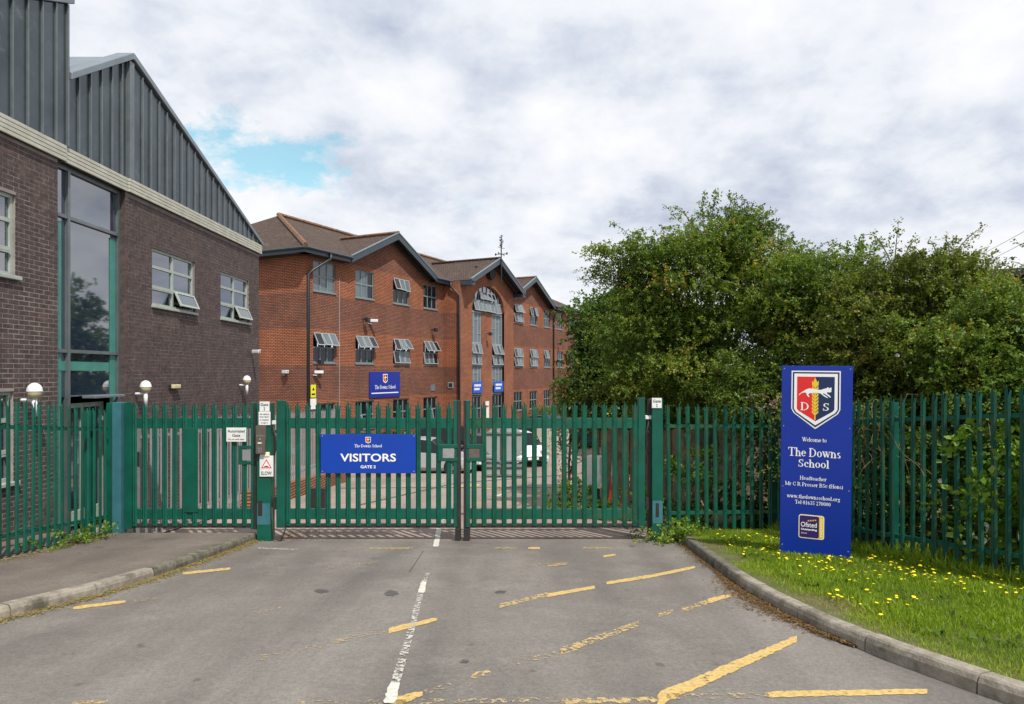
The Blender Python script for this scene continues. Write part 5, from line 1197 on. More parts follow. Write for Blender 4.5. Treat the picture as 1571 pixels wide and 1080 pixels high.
# parked cars
def car(name, label, loc, rz, paint, L_=4.2, W=1.75, H=1.48, suv=False):
    c = thing(name, label, 'car', loc, rz, 'cars parked beyond the gate'); s = L_/4.2; hb = H*(.50 if suv else .49)   # bonnet height
    st_ = [(0, .36, .46, .52, .60), (.10, .22, .60, .62, .80), (.5, .20, .70, .72, .86), (.95, .20, .86, .86, .87), (1.05, .20, .88, .90, .87), (1.75, .20, .92, H-.05, .88), (2.3, .20, .94, H, .88), (3.2, .20, .96, H-.03, .88), (3.62, .20, .97, H-.14, .87), (4.0, .22, .98, 1.02, .84), (4.12, .26, .90, .92, .80), (4.2, .38, .66, .68, .72)]
    if suv: st_ = [(x, zb+.06, zm*1.07, max(zm*1.07, zt), hw) for x, zb, zm, zt, hw in st_]
    secs = []
    for x, zb, zm, zt, hw in st_:
        hw *= W/1.76; roofw = hw*.72 if zt > zm+.1 else hw*.96; x = x*s-L_/2
        secs.append([(x, -hw*.9, zb), (x, -hw, zb+.12), (x, -hw, zm*.72), (x, -hw*.97, zm), (x, -roofw, zt-.03), (x, -roofw*.8, zt), (x, roofw*.8, zt), (x, roofw, zt-.03), (x, hw*.97, zm), (x, hw, zm*.72), (x, hw, zb+.12), (x, hw*.9, zb)])
    body, glass = MB(), MB(); k = 12
    for mbx in (body, glass):
        for q in secs: mbx.v += q
    for i in range(len(secs)-1):
        for j in range(k-1):
            f = (i*k+j, i*k+j+1, (i+1)*k+j+1, (i+1)*k+j); tall0 = st_[i][3]-st_[i][2] > .1; tall1 = st_[i+1][3]-st_[i+1][2] > .1
            is_g = (j in (3, 7) and tall0 and tall1) or (j in (4, 5, 6) and tall0 != tall1) or (j in (3, 7) and tall0 != tall1)
            (glass if is_g else body).f.append(f); (glass if is_g else body).m.append(0)
    body.f.append(tuple(range(k))); body.m.append(0); body.f.append(tuple((len(secs)-1)*k+j for j in range(k))[::-1]); body.m.append(0)
    body.f.append((0, 11, (len(secs)-1)*k+11, (len(secs)-1)*k)); body.m.append(0)
    body.build('body', paint, c, smooth=False); glass.build('window', M['glass_car'], c)
    for s1 in (-1, 1):
        for x in (2.35*s-L_/2, 1.12*s-L_/2+.25, 3.3*s-L_/2): MB().bar((x, s1*W*.495, .93), (x+.0, s1*W*.36, H-.06), .06, .03).build('pillar', M['black'], c)
        for x in (.80*s-L_/2, 3.38*s-L_/2):
            MB().lathe([(0, 0), (.37, 0), (.37, .03), (0, .03)], (x, s1*(W/2+.003)-(.015 if s1 > 0 else .015), .35), 18, axis='y').build('wheel_arch', M['black'], c)
            t_ = MB().lathe([(.20, -.10), (.30, -.10), (.32, -.06), (.32, .06), (.30, .10), (.20, .10)], (x, s1*(W/2-.06), .32), 22, axis='y').build('tyre', M['tyre'], c)
            rb = MB().lathe([(.03, s1*.09), (.06, s1*.095)], (x, s1*(W/2-.06), .32), 14, axis='y').lathe([(.185, s1*.08), (.20, s1*.105), (.205, s1*.08)], (x, s1*(W/2-.06), .32), 22, axis='y')
            for q in range(9): rb.bar((x+.05*math.cos(q*.698), s1*(W/2+.025), .32+.05*math.sin(q*.698)), (x+.19*math.cos(q*.698), s1*(W/2+.035), .32+.19*math.sin(q*.698)), .022, .012, up=(0, 1, 0))
            rb.build('rim', M['rim'], t_)
            MB().box(x-.28, x+.28, min(s1*W*.3, s1*W*.49), max(s1*W*.3, s1*W*.49), .1, .6).build('wheel_well', M['black'], c)
        MB().box(-L_/2+.02, -L_/2+.30, s1*.62-.2, s1*.62+.2, .60, .74).build('headlight', M['plate_metal'], c, bevel=.02); MB().box(L_/2-.24, L_/2-.04, s1*.66-.12, s1*.66+.12, .72, .95).build('tail_light', M['red'], c, bevel=.02)
        MB().box(-.95, -.75, min(s1*W*.5, s1*(W*.5+.17)), max(s1*W*.5, s1*(W*.5+.17)), .92, 1.05).build('wing_mirror', paint, c, bevel=.03)
    MB().box(-L_/2-.01, -L_/2+.12, -.45, .45, .28, .50).build('grille', M['black'], c, bevel=.01); MB().box(-L_/2-.03, -L_/2+.0, -.26, .26, .36, .47).build('number_plate', M['white_plate'], c); MB().box(L_/2-.03, L_/2+.03, -.26, .26, .52, .63).build('number_plate', M['yellow_label'], c)
    return c
def paint(name, col, metal=.3): return node_mat(name, col, .33, metal=metal*.6, spec=.4, coat=.2)
p_sil, p_blk, p_wht, p_blu, p_gry = paint('silver_paint', (.50,.51,.53), .6), paint('black_paint', (.012,.012,.015)), paint('white_paint', (.72,.72,.72), 0), paint('blue_paint', (.02,.06,.22)), paint('grey_paint', (.09,.09,.10))
car('parked_car', 'silver hatchback parked side on behind the visitors gate leaf', gp(-3.6, 29.0), R(172), p_sil)
car('parked_car', 'black tall car parked just behind the silver hatchback', gp(-2.9, 34.2), R(190), p_blk, 4.5, 1.85, 1.72, True)
car('parked_car', 'dark grey hatchback showing at the closing edge of the gates', gp(-1.2, 31.5), R(80), p_gry, 4.1)
car('parked_car', 'white car parked behind the back of the octagonal sign', gp(.30, 33.0), R(108), p_wht, 4.3)
car('parked_car', 'black low car nosing out beside the pale concrete wall', gp(.2, 30.3), R(176), p_blk, 3.9) if False else None
car('parked_car', 'blue car parked behind the pale concrete wall', gp(2.6, 39.5), R(5), p_blu, 4.2)
car('parked_car', 'black car parked at the right end of the car park by the bushes', gp(5.4, 40.5), R(20), p_blk, 4.3)
car('parked_car', 'dark grey low car parked in front of the orange brick wall behind the visitors sign', gp(-6.6, 33.0), R(176), p_gry, 4.2)
car('parked_car', 'dark blue car nearest the arched bay entrance', rw(17.5, -5.2, 0), RA+R(80), p_blu, 4.2)
# dark timber building and overhead wires above the hedge at the right
db = thing('timber_building', 'dark flat roofed timber building showing above the hedge on the right', 'building', (21, 24, -1), R(-28))
MB().box(-3.6, 6, 0, 5, 0, 7.3).build('wall', M['soffit'], db); MB().box(-3.8, 6.2, -.25, 5.2, 7.3, 7.55).build('roof', M['pipe'], db)
for k in range(24): MB().box(-3.6+k*.4, -3.55+k*.4, -.03, -.002, 5.0, 7.3).build('batten', M['rubber'], db, uv=False)
for dz in (0, .35):
    w_ = thing('overhead_wire', 'thin overhead wire slanting down behind the hedge, ' + ('the lower one' if dz == 0 else 'the upper one'), 'wire', P(1500, 408, 24), group='overhead wires')
    MB().tube([P(1490, 414, 24)+Vector((0, 0, dz)), P(1540, 388, 18)+Vector((0, 0, dz*.8)), P(1610, 352, 12)+Vector((0, 0, dz*.6))], .006, 4).build('cable', M['rubber'], w_, world=True, uv=False)
# ------------------------------------------------------------------ vegetation
rng = np.random.default_rng(11)
def nrm(a): return a/np.maximum(np.linalg.norm(a, axis=-1, keepdims=True), 1e-9)
def leaf_mesh(name, base, ld, up, size, tint, mat, parent, wide=.34, kind=None, origin=(0,0,0)):
    base = base-np.array(origin); w = nrm(np.cross(ld, up)); n = np.cross(w, ld); s = size[:, None]; N_ = len(base)
    v = np.empty((N_, 4, 3), np.float32)
    v[:, 0] = base; v[:, 1] = base+ld*s*.5+w*s*wide+n*s*.10; v[:, 2] = base+ld*s; v[:, 3] = base+ld*s*.5-w*s*wide+n*s*.10
    me = bpy.data.meshes.new(name); me.vertices.add(N_*4); me.vertices.foreach_set('co', v.ravel())
    me.loops.add(N_*4); me.loops.foreach_set('vertex_index', np.arange(N_*4, dtype=np.int32))
    me.polygons.add(N_); me.polygons.foreach_set('loop_start', np.arange(0, N_*4, 4, dtype=np.int32))
    at = me.attributes.new('tint', 'FLOAT', 'FACE'); at.data.foreach_set('value', np.clip(tint, 0, 1).astype(np.float32))
    me.materials.append(mat); me.update(calc_edges=True)
    o = link(name, me, parent); 
    if kind: tag(o, kind=kind)
    return o
def sprays(p, d, L_, K, size, mat, parent, name='crown', tint0=None, droop=.2, wide=.34, kind=None):
    """p,d: (S,3) start and direction of each twig; K leaves up both sides of it"""
    S = len(p); t = (np.arange(K)+.6)/K; t = t[None, :, None]; L_ = np.broadcast_to(np.asarray(L_, float), (S,))[:, None, None]
    rv = nrm(rng.normal(size=(S, 3))); sd = nrm(np.cross(d, rv))[:, None, :]; dd = d[:, None, :]
    b = p[:, None, :]+dd*t*L_+np.array([0, 0, -1.])*droop*L_*t**2+rng.normal(size=(S, K, 3))*.012
    sg = np.where(np.arange(K) % 2 == 0, 1., -1.)[None, :, None]
    ld = nrm(dd*.55+sd*sg*.8+rng.normal(size=(S, K, 3))*.45); up = nrm(np.array([0, 0, 1.])*.9+rng.normal(size=(S, K, 3))*.55)
    sz = size*rng.uniform(.65, 1.25, (S, K)); base_t = (rng.uniform(.1, .75, S) if tint0 is None else tint0)[:, None]
    tn = base_t+rng.normal(size=(S, K))*.13
    o = list(parent.location) if parent is not None else (0, 0, 0)
    return leaf_mesh(name, b.reshape(-1, 3), ld.reshape(-1, 3), up.reshape(-1, 3), sz.ravel(), tn.ravel(), mat, parent, wide, kind, o)
def blob_pts(blobs, n, lo=.72, hi=1.06, bump=.22, inner=.25):
    """twig starts gathered into flattened pads over the outside of each blob, plus a looser inner fill"""
    vol = np.array([b[1][0]*b[1][1]+b[1][0]*b[1][2]+b[1][1]*b[1][2] for b in blobs]); cnt = (vol/vol.sum()*n).astype(int)
    P_, D_, T_ = [], [], []
    for (c, r), k in zip(blobs, cnt):
        if k < 4: continue
        ki = int(k*inner); ko = k-ki; r = np.array(r); c = np.array(c)
        npad = max(3, ko//24); pu = nrm(rng.normal(size=(npad, 3))+np.array([0, -.25, .1])); pr = rng.uniform(lo, hi, npad)*(1+bump*rng.normal(size=npad)*.65)
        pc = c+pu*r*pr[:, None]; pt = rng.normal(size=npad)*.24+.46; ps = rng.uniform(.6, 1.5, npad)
        w = rng.integers(0, npad, ko); sc = np.array([.20, .20, .085])*min(1.6, max(.7, r.mean()/1.0))
        p = pc[w]+rng.normal(size=(ko, 3))*sc*ps[w][:, None]
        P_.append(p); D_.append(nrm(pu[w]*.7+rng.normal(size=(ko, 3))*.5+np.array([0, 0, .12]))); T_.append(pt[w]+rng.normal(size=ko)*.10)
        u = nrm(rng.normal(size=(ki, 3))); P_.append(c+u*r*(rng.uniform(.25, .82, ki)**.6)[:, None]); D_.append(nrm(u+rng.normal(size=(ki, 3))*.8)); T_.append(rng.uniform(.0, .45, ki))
    return np.concatenate(P_), np.concatenate(D_), np.clip(np.concatenate(T_), .02, .98)
def limb_path(a, b, n=6, wob=.12):
    a, b = Vector(a), Vector(b); o = []
    for i in range(n+1):
        t = i/n; p = a.lerp(b, t); p += Vector((rnd.uniform(-1, 1), rnd.uniform(-1, 1), rnd.uniform(-1, 1)))*wob*math.sin(t*math.pi)
        p.z += .12*math.sin(t*math.pi)*(b-a).length; o.append(p)
    return o
def tree(name, label, foot, blobs, n, leaf, K, mat, cat='tree', spray=.34, shoots=(), twigs=26, trunk_r=.11, group=None, bump=.22, hang=.2, inner=.25, wide=.34):
    foot = Vector(foot); t = thing(name, label, cat, foot, 0, group)
    top = Vector(blobs[0][0])
    mb = MB(); base = limb_path(foot, foot.lerp(top, .55), 5, .08); mb.tube(base, [trunk_r*(1-.09*i) for i in range(6)], 8)
    mb.build('trunk', M['bark'], t, world=True, smooth=True)
    for c, r in blobs:
        c = Vector(c); mb = MB()
        for q in range(2):
            s_ = base[rnd.randint(1, 5)]; e_ = c+Vector((rnd.uniform(-.4, .4)*r[0], rnd.uniform(-.4, .4)*r[1], rnd.uniform(.0, .5)*r[2])); pth = limb_path(s_, e_, 6, .14); mb.tube(pth, [trunk_r*.55*(1-.12*i) for i in range(7)], 6)
        mb.build('limb', M['bark'], t, world=True, smooth=True)
    mb = MB()
    for q in range(twigs):
        c, r = blobs[rnd.randrange(len(blobs))]; u = Vector((rnd.gauss(0, 1), rnd.gauss(-.9, .8), rnd.gauss(.2, 1))).normalized()
        e_ = Vector((c[0]+u.x*r[0]*1.06, c[1]+u.y*r[1]*1.10, c[2]+u.z*r[2]*1.06)); s_ = Vector(c)+(e_-Vector(c))*rnd.uniform(-.1, .3); pth = limb_path(s_, e_, 5, .12); mb.tube(pth, [.024, .020, .016, .012, .008, .004], 5)
    if twigs: tag(mb.build('twigs', M['twig'], t, world=True), kind='stuff')
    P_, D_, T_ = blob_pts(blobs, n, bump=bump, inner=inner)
    if len(shoots):
        for a, b, rise in shoots:            # arching leafy shoots that stand out against the sky
            a, b = Vector(a), Vector(b); mb = MB(); pts = []
            for i in range(9):
                q = i/8; p = a.lerp(b, q); p.z += rise*math.sin(q*math.pi); pts.append(p)
            mb.tube(pts, [.012*(1-.09*i) for i in range(9)], 5); mb.build('shoot', M['twig'], t, world=True)
            k = int((b-a).length/.045); qs = rng.uniform(.15, 1.0, k)
            pp = np.array([list(a.lerp(b, q)+Vector((0, 0, rise*math.sin(q*math.pi)))) for q in qs]); P_ = np.concatenate([P_, pp]); D_ = np.concatenate([D_, nrm(rng.normal(size=(k, 3))+np.array(b-a)*.6)]); T_ = np.concatenate([T_, rng.uniform(.3, .8, k)])
            L2 = None
    Ls = np.full(len(P_), spray); ns = sum(int((Vector(b)-Vector(a)).length/.045) for a, b, _ in shoots)
    if ns: Ls[-ns:] = .11
    if ns:
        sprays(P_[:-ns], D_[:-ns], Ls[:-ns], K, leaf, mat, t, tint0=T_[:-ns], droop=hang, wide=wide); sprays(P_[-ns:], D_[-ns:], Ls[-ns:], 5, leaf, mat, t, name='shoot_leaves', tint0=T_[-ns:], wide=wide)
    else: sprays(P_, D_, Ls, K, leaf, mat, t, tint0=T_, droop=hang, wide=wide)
    return t
def B(px, py, Y, rx, ry, rz): return (tuple(P(px, py, Y)), (rx, ry, rz))
def zg(y): return zr(y)+.04
# big hawthorn right of the gate
tree('hawthorn_tree', 'tall spreading hawthorn with sprays against the sky, right of the gate', (4.4, 14.6, zg(14.6)),
     [B(1075, 450, 14.5, 1.75, 1.5, 1.25), B(1105, 372, 14.5, .95, .9, .62), B(965, 402, 14.3, .62, .6, .38), B(1010, 420, 14.4, .9, .9, .6), B(1180, 425, 14.5, 1.1, 1.1, .75), B(1110, 545, 14.2, 1.7, 1.2, 1.15), B(1000, 545, 14.6, 1.3, 1.2, 1.2), B(1160, 345, 14.4, .42, .4, .3)],
     9500, .052, 20, M['leaf_haw'], spray=.27, twigs=40, trunk_r=.085, inner=.42,
     shoots=[(P(960, 420, 14.3), P(898, 378, 14.3), .1), (P(985, 405, 14.3), P(938, 344, 14.3), .22), (P(960, 440, 14.3), P(893, 432, 14.2), .12), (P(1000, 400, 14.3), P(982, 352, 14.3), .15), (P(1065, 350, 14.4), P(1015, 322, 14.3), .22), (P(1090, 345, 14.4), P(1100, 296, 14.3), .12),
             (P(1110, 340, 14.4), P(1141, 312, 14.3), .3), (P(1150, 350, 14.4), P(1190, 330, 14.3), .12), (P(1170, 372, 14.4), P(1192, 350, 14.3), .1), (P(1040, 370, 14.3), P(1008, 360, 14.3), .1), (P(1080, 355, 14.3), P(1075, 312, 14.3), .15), (P(1190, 395, 14.4), P(1222, 372, 14.3), .1), (P(1125, 350, 14.3), P(1118, 300, 14.3), .1)])
tree('hazel_tree', 'dense darker green tree left of the hawthorn, in front of the brick building', (2.9, 18.2, zg(18.2)),
     [B(962, 545, 18, 1.30, 1.3, 1.55), B(915, 575, 18, .58, .9, 1.1), B(955, 478, 18.2, .95, 1.0, .62), B(1005, 560, 18.2, 1.2, 1.1, 1.5), B(905, 510, 18.4, .5, .6, .55)], 4200, .085, 16, M['leaf_dark'], spray=.36, twigs=10, wide=.40, inner=.4, trunk_r=.07,
     shoots=[(P(892, 480, 18.2), P(884, 462, 18.2), .1)])
tree('elder_bush', 'small olive bush with drooping sprays overlapping the end of the brick building', (1.6, 19.4, zg(19)), [B(880, 608, 19, .55, .5, .55), B(868, 590, 19, .3, .3, .3), B(900, 640, 19, .7, .6, .6)], 520, .06, 14, M['leaf_olive'], 'bush', spray=.34, twigs=8, trunk_r=.04, hang=.6)
hd = 'hedgerow trees behind the palisade fence'
tree('hedge_tree', 'rounded yellow-green hedge tree between the hawthorn and the blue sign top', (5.9, 12.6, zg(12.6)), [B(1275, 455, 12.5, .95, 1.0, .82), B(1230, 480, 12.7, .8, .9, .8), B(1245, 580, 12.3, 1.15, .9, 1.15), B(1320, 470, 12.4, .75, .8, .7), B(1150, 600, 12.6, .6, .5, .8)], 6200, .050, 18, M['leaf_haw'], inner=.4, group=hd, spray=.26, twigs=22, trunk_r=.06,
     shoots=[(P(1260, 400, 12.4), P(1290, 374, 12.4), .1), (P(1300, 420, 12.4), P(1312, 398, 12.4), .05)])
tree('hedge_tree', 'olive hedge tree with rusty tips and long shoots, above the blue sign corner', (6.5, 11.0, zg(11.0)), [B(1385, 455, 11, .95, .9, .58), B(1440, 460, 11, .8, .8, .52), B(1400, 560, 10.8, 1.25, .8, 1.0), B(1340, 520, 11.1, .8, .8, .8), B(1310, 590, 11, .7, .7, .8)], 7000, .046, 18, M['leaf_olive'], inner=.4, group=hd, spray=.24, twigs=22, trunk_r=.06,
     shoots=[(P(1365, 400, 11), P(1322, 362, 11), .18), (P(1372, 400, 11), P(1378, 338, 11), .02), (P(1385, 400, 11), P(1408, 366, 11), .1), (P(1440, 410, 11), P(1424, 368, 11), .12), (P(1455, 400, 11), P(1507, 348, 11), .06), (P(1460, 415, 11), P(1450, 362, 11), .05), (P(1475, 412, 11), P(1518, 378, 11), .08), (P(1350, 410, 11), P(1320, 388, 11), .05), (P(1440, 390, 11), P(1470, 372, 11), .1), (P(1430, 420, 11), P(1395, 376, 11), .1)])
tree('hedge_tree', 'dark low hedge tree at the right edge under the timber building', (6.9, 9.4, zg(9.4)), [B(1520, 530, 9.5, .80, .8, .62), B(1600, 535, 9.3, .8, .8, .75), B(1480, 560, 9.6, .8, .7, .75), B(1540, 600, 9.4, .8, .7, .9)], 6000, .044, 18, M['leaf_haw'], inner=.4, group=hd, spray=.24, twigs=14, trunk_r=.06,
     shoots=[(P(1600, 430, 9.3), P(1548, 400, 9.3), .05), (P(1610, 410, 9.3), P(1556, 372, 9.3), .06), (P(1505, 470, 9.4), P(1535, 402, 9.3), .05)])
# understorey close behind the fence, down to the ground
ug = 'undergrowth behind the right hand fence'
def under(label, foot, blobs, n, mat, leaf=.06, K=14, wide=.36, spray=.26): return tree('shrub', label, foot, blobs, n, leaf, K, mat, 'shrub', spray=spray, twigs=12, trunk_r=.035, group=ug, bump=.3, inner=.2, wide=wide)
under('shady undergrowth behind the fence between the gate post and blue sign', (3.6, 12.4, zg(12.4)), [((3.4, 12.4, .5), (.75, .4, .75)), ((4.3, 12.3, .8), (.6, .45, 1.0)), ((4.9, 12.2, 1.0), (.6, .5, 1.2))], 900, M['leaf_dark'], .07)
under('dark undergrowth just right of the blue sign behind the palisade', (5.4, 10.2, zg(10.2)), [((5.35, 10.3, 1.0), (.45, .8, 1.2)), ((5.5, 9.4, .9), (.4, .7, 1.1))], 1100, M['leaf_dark'], .055)
under('bright green bindweed thicket behind the right hand palisade', (6.1, 8.0, zg(8)), [((5.95, 8.2, 1.0), (.42, .8, .95)), ((6.2, 7.2, 1.2), (.45, .8, 1.0))], 1000, M['leaf_bright'], .085, 10, .46)
under('leafy green thicket pressed against the fence at the right edge', (6.6, 6.2, zg(6.2)), [((6.35, 6.4, 1.2), (.45, .8, 1.1)), ((6.7, 5.3, 1.3), (.5, .9, 1.2))], 900, M['leaf_bright'], .07, 12, .42)
under('dark hedge base between the fence and the hedge trees', (6.7, 8.6, zg(8.6)), [((6.75, 9.2, 1.3), (.6, 1.2, 1.5)), ((7.0, 7.6, 1.5), (.6, 1.3, 1.7)), ((6.3, 10.6, 1.2), (.7, .9, 1.5)), ((7.4, 6.2, 1.6), (.6, 1.3, 1.8))], 3600, M['leaf_dark'], .06)
# farther trees closing the view behind
fg = 'trees beyond the hedgerow'
for i, (x, y, r, h, m_, lb) in enumerate([(5.6, 20.5, 1.7, 2.6, 'leaf_dark', 'dark tree behind the hawthorn trunk'), (8.6, 19, 1.9, 2.9, 'leaf_dark', 'broad dark tree behind the rounded hedge tree'), (11.6, 17.5, 2.0, 3.0, 'leaf_haw', 'broad tree behind the blue sign hedgerow'), (14.5, 16, 2.1, 3.0, 'leaf_dark', 'dark tree behind the hedgerow near the timber building'),
       (6.6, 34.0, 2.0, 7.6, 'leaf_haw', 'farther tree beyond the hazel at the car park edge'), (9.6, 37, 2.4, 7.4, 'leaf_dark', 'far tree at the back corner of the car park'), (11.5, 46, 3.2, 3.6, 'leaf_haw', 'farthest tree past the end of the brick building'), (11, 30, 2.4, 3.5, 'leaf_dark', 'far dark tree right of the car park')]):
    z0 = zr(y); tree('tree', lb, (x, y, z0), [((x, y, z0+h*.62), (r, r, h*.55)), ((x+r*.5, y-.3, z0+h*.85), (r*.6, r*.6, h*.3)), ((x-r*.5, y, z0+h*.55), (r*.6, r*.7, h*.4))], 1500, .15, 14, M[m_], spray=.5, twigs=0, trunk_r=.16, group=fg, wide=.42)
# shrubs at the foot of the brick building
sg = 'shrubs at the foot of the brick building'
for u, dd_, w, h, m_, lb in ((5.2, 1.6, 1.0, 1.25, 'leaf_olive', 'yellow-green shrub under the blue board of the brick building'), (7.6, 1.7, 1.0, 1.15, 'leaf_bright', 'bright shrub below the third ground floor window'), (9.8, 1.7, 1.0, 1.35, 'leaf_olive', 'olive shrub left of the arched bay'), (22.5, 2.2, 1.3, 1.4, 'leaf_haw', 'green shrub just right of the arched bay'), (25.6, 2.2, 1.5, 1.6, 'leaf_dark', 'dark green shrub under the right gable'), (29, 2.4, 1.6, 1.5, 'leaf_haw', 'wide green shrub near the right drainpipe'), (32.5, 2.6, 1.6, 1.7, 'leaf_dark', 'dark shrub at the far right of the brick building')):
    q = rw(u, -dd_, 0); tree('shrub', lb, q, [((q.x, q.y, q.z+h*.5), (w, w*.8, h*.55))], 260, .11, 12, M[m_], 'shrub', spray=.3, twigs=0, trunk_r=.04, group=sg, wide=.42)
# variegated shrub and ivy by the inner road edge
tree('variegated_shrub', 'pale speckled variegated shrub beside the grey notice box', (1.25, 15.6, zg(15.6)), [((1.35, 15.6, .55), (.30, .3, .75)), ((1.15, 15.7, 1.05), (.2, .2, .35))], 150, .05, 12, leaf_mat('variegated_leaf', (.10,.12,.06), (.30,.32,.22), (.50,.50,.40), (.55,.55,.45)), 'shrub', spray=.24, twigs=10, trunk_r=.03)
tree('ivy_clump', 'low dark ivy clump spilling onto the inner road edge', (1.7, 14.6, zg(14.6)), [((1.55, 14.6, -.15), (.62, .5, .36)), ((2.2, 14.0, -.2), (.6, .5, .2)), ((2.9, 13.6, -.15), (.6, .8, .22))], 520, .075, 10, M['leaf_dark'], 'plant', spray=.2, twigs=0, trunk_r=.02, wide=.42)
tree('weed_clump', 'leafy green weeds growing round the foot of the right gate post', (2.75, 10.9, zg(10.9)), [((2.62, 10.75, .10), (.30, .20, .10)), ((2.9, 10.9, .14), (.34, .25, .13)), ((2.2, 11.35, .05), (.36, .22, .09)), ((2.05, 10.72, .03), (.22, .05, .03))], 230, .045, 9, M['leaf_bright'], 'plant', spray=.14, twigs=0, trunk_r=.01, wide=.4)
tree('weed_clump', 'small tuft of green weeds at the foot of the left fence', (-6.3, 9.9, zr(9.9)+.12), [((-6.27, 9.6, zr(9.6)+.2), (.07, .24, .09)), ((-6.25, 10.1, zr(10.1)+.17), (.06, .22, .06))], 70, .05, 8, M['leaf_bright'], 'plant', spray=.15, twigs=0, trunk_r=.008)
# low growth inside the right gate, over the inner verge
# climbing stems on the fence: leaves and white bindweed flowers
cl = thing('bindweed', 'bindweed climbing through the palisade pales at the right edge', 'plant', (5.3, 7.0, .5))
k = 210; yy = rng.uniform(5.9, 7.9, k); xx = 5.27+(7.1-yy)*.285+rng.uniform(-.06, .06, k); zz2 = rng.uniform(.55, 2.75, k)**1.0; keep = (np.sin(yy*5.1)+np.sin(zz2*3.3+yy*2)) > .15
pts_ = np.stack([xx, yy, zz2], 1)[keep]; sprays(pts_, nrm(rng.normal(size=(len(pts_), 3))+np.array([-.4, -.4, .2])), .2, 7, .085, M['leaf_bright'], cl, 'leaves', droop=.5, wide=.46)
for q in range(7):
    y = rnd.uniform(6.0, 7.8); x = 5.27+(7.1-y)*.285; MB().tube([(x, y, .6), (x+.05, y+.12, .9), (x+.02, y+.02, 1.25), (x-.04, y-.12, 1.6), (x-.01, y+.0, 1.9), (x+.05, y+.14, 2.15+rnd.uniform(-.2, .15))], 0.003, 4).build('stem', M['leaf_bright'] if False else M['twig'], cl, world=True)
bt = thing('dry_vine', 'tangle of dry pale stems hanging on the fence post right of the sign', 'plant', (4.85, 9.0, 1.9))
mb = MB()
for q in range(34):
    a_ = Vector((4.80+rnd.uniform(-.10, .10), 9.0+rnd.uniform(-.45, .45), 2.0+rnd.uniform(-.35, .3))); v_ = Vector((0, rnd.uniform(-1, 1), rnd.uniform(-1, .4))).normalized()*.07; ps_ = [a_]
    for w in range(9):
        v_ = v_*.9+Vector((rnd.uniform(-.02, .02), rnd.uniform(-.04, .04), rnd.uniform(-.045, .03))); ps_.append(ps_[-1]+v_)
    mb.tube(ps_, .0022, 4)
mb.build('stems', M['litter'], bt, world=True)
BF = ['single white bindweed flower nearest the middle of the fence, left of all others', 'white bindweed flower at mid height behind the pales, left of a close trio', 'white bindweed flower lowest of the close mid height trio',
      'white bindweed flower upper right of the close mid height trio', 'white bindweed flower in the lower cluster, topmost of it', 'white bindweed flower in the lower cluster, just right of its top', 'white bindweed flower low behind the fence, leftmost near the grass',
      'white bindweed flower low behind the fence, lowest on the right', 'lone white bindweed flower high in the hedge above the right end of the blue sign']
fm = None
for px, py, Y in ((1443, 737, 8.0), (1492, 773, 7.9), (1500, 778, 7.7), (1505, 773, 7.9), (1512, 805, 7.6), (1516, 812, 7.6), (1480, 832, 7.7), (1510, 830, 7.5), (1376, 545, 10.0)):
    q = P(px, py, Y); f_ = bpy.data.objects.new('bindweed_flower', fm.data) if fm else MB().lathe([(.003, .03), (.009, .02), (.021, .0), (.030, -.005)], (0, 0, 0), 9, axis='y').build('bindweed_flower', M['petal_w'], None, smooth=True, uv=False)
    if fm: C.objects.link(f_)
    fm = fm or f_; f_.location = q; lab_ = BF.pop(0); f_.rotation_euler = (rnd.uniform(-.5, .3), 0, rnd.uniform(-.6, .3)); tag(f_, lab_, 'flower', 'white bindweed flowers')
# overhanging hawthorn branch in front of the short fence by the sign
tree('hanging_branch', 'hawthorn branch hanging over the palisade just left of the blue sign', (4.6, 11.6, 1.9), [((4.15, 11.0, 2.15), (.35, .3, .22)), ((4.35, 10.95, 1.55), (.25, .25, .3)), ((3.75, 11.1, 2.3), (.3, .25, .14))], 190, .042, 12, M['leaf_haw'], 'branch', spray=.2, twigs=8, trunk_r=.02) 

# grass blades on the verge: dense, thinner and drier beside the kerb
def fence_x(y):
    pts = [(6.4, 3.6), (5.75, 5.4), (5.27, 7.1), (4.74, 8.9), (4.45, 11.25)]
    for (a, b), (c, d_) in zip(pts, pts[1:]):
        if y <= d_: return a+(c-a)*(y-b)/(d_-b)
    return 4.45
def grass(name, n, ylo, yhi, edge, mat, hlo, hhi, wid, xf0, xf1, dry=False):
    y = rng.uniform(ylo, yhi, n); x0 = np.array([xf0(v) for v in y]); x1 = np.array([xf1(v) for v in y]); x = x0+(x1-x0)*rng.uniform(0, 1, n)
    dk = x-np.array([kx(KR, v)+.125 for v in y]); bare = np.sin(y*2.1+1)+np.sin(y*5.3)*.6+rng.normal(size=n)*.5
    keep = (dk > .0) & ((dk > .17+.20*np.clip(bare, -1, 1.8)) if not dry else (dk < .55+.15*bare)); x, y, dk = x[keep], y[keep], dk[keep]; m = len(x)
    z = np.array([zr(v) for v in y])+.10; patch = np.sin(x*3.1+y*1.3)*np.sin(y*2.3-x)*.5+.5
    d = nrm(np.stack([rng.normal(size=m)*.45, rng.normal(size=m)*.45, np.ones(m)], 1)); h = rng.uniform(hlo, hhi, m)*(.7+.6*patch)*np.clip(.5+dk*1.2, .45, 1.1)
    up = nrm(np.stack([rng.normal(size=m), rng.normal(size=m), np.zeros(m)], 1))
    o = leaf_mesh(name, np.stack([x, y, z], 1), d, up, h, np.clip(.25+.35*patch+rng.normal(size=m)*.16+(dk < .3)*.2, 0, 1), mat, None, wid); return tag(o, kind='stuff')
kr = lambda v: kx(KR, v)+.125
grass('grass', 165000, 2.6, 11.2, 0, M['grass'], .03, .080, .055, kr, lambda v: fence_x(v)+.5)
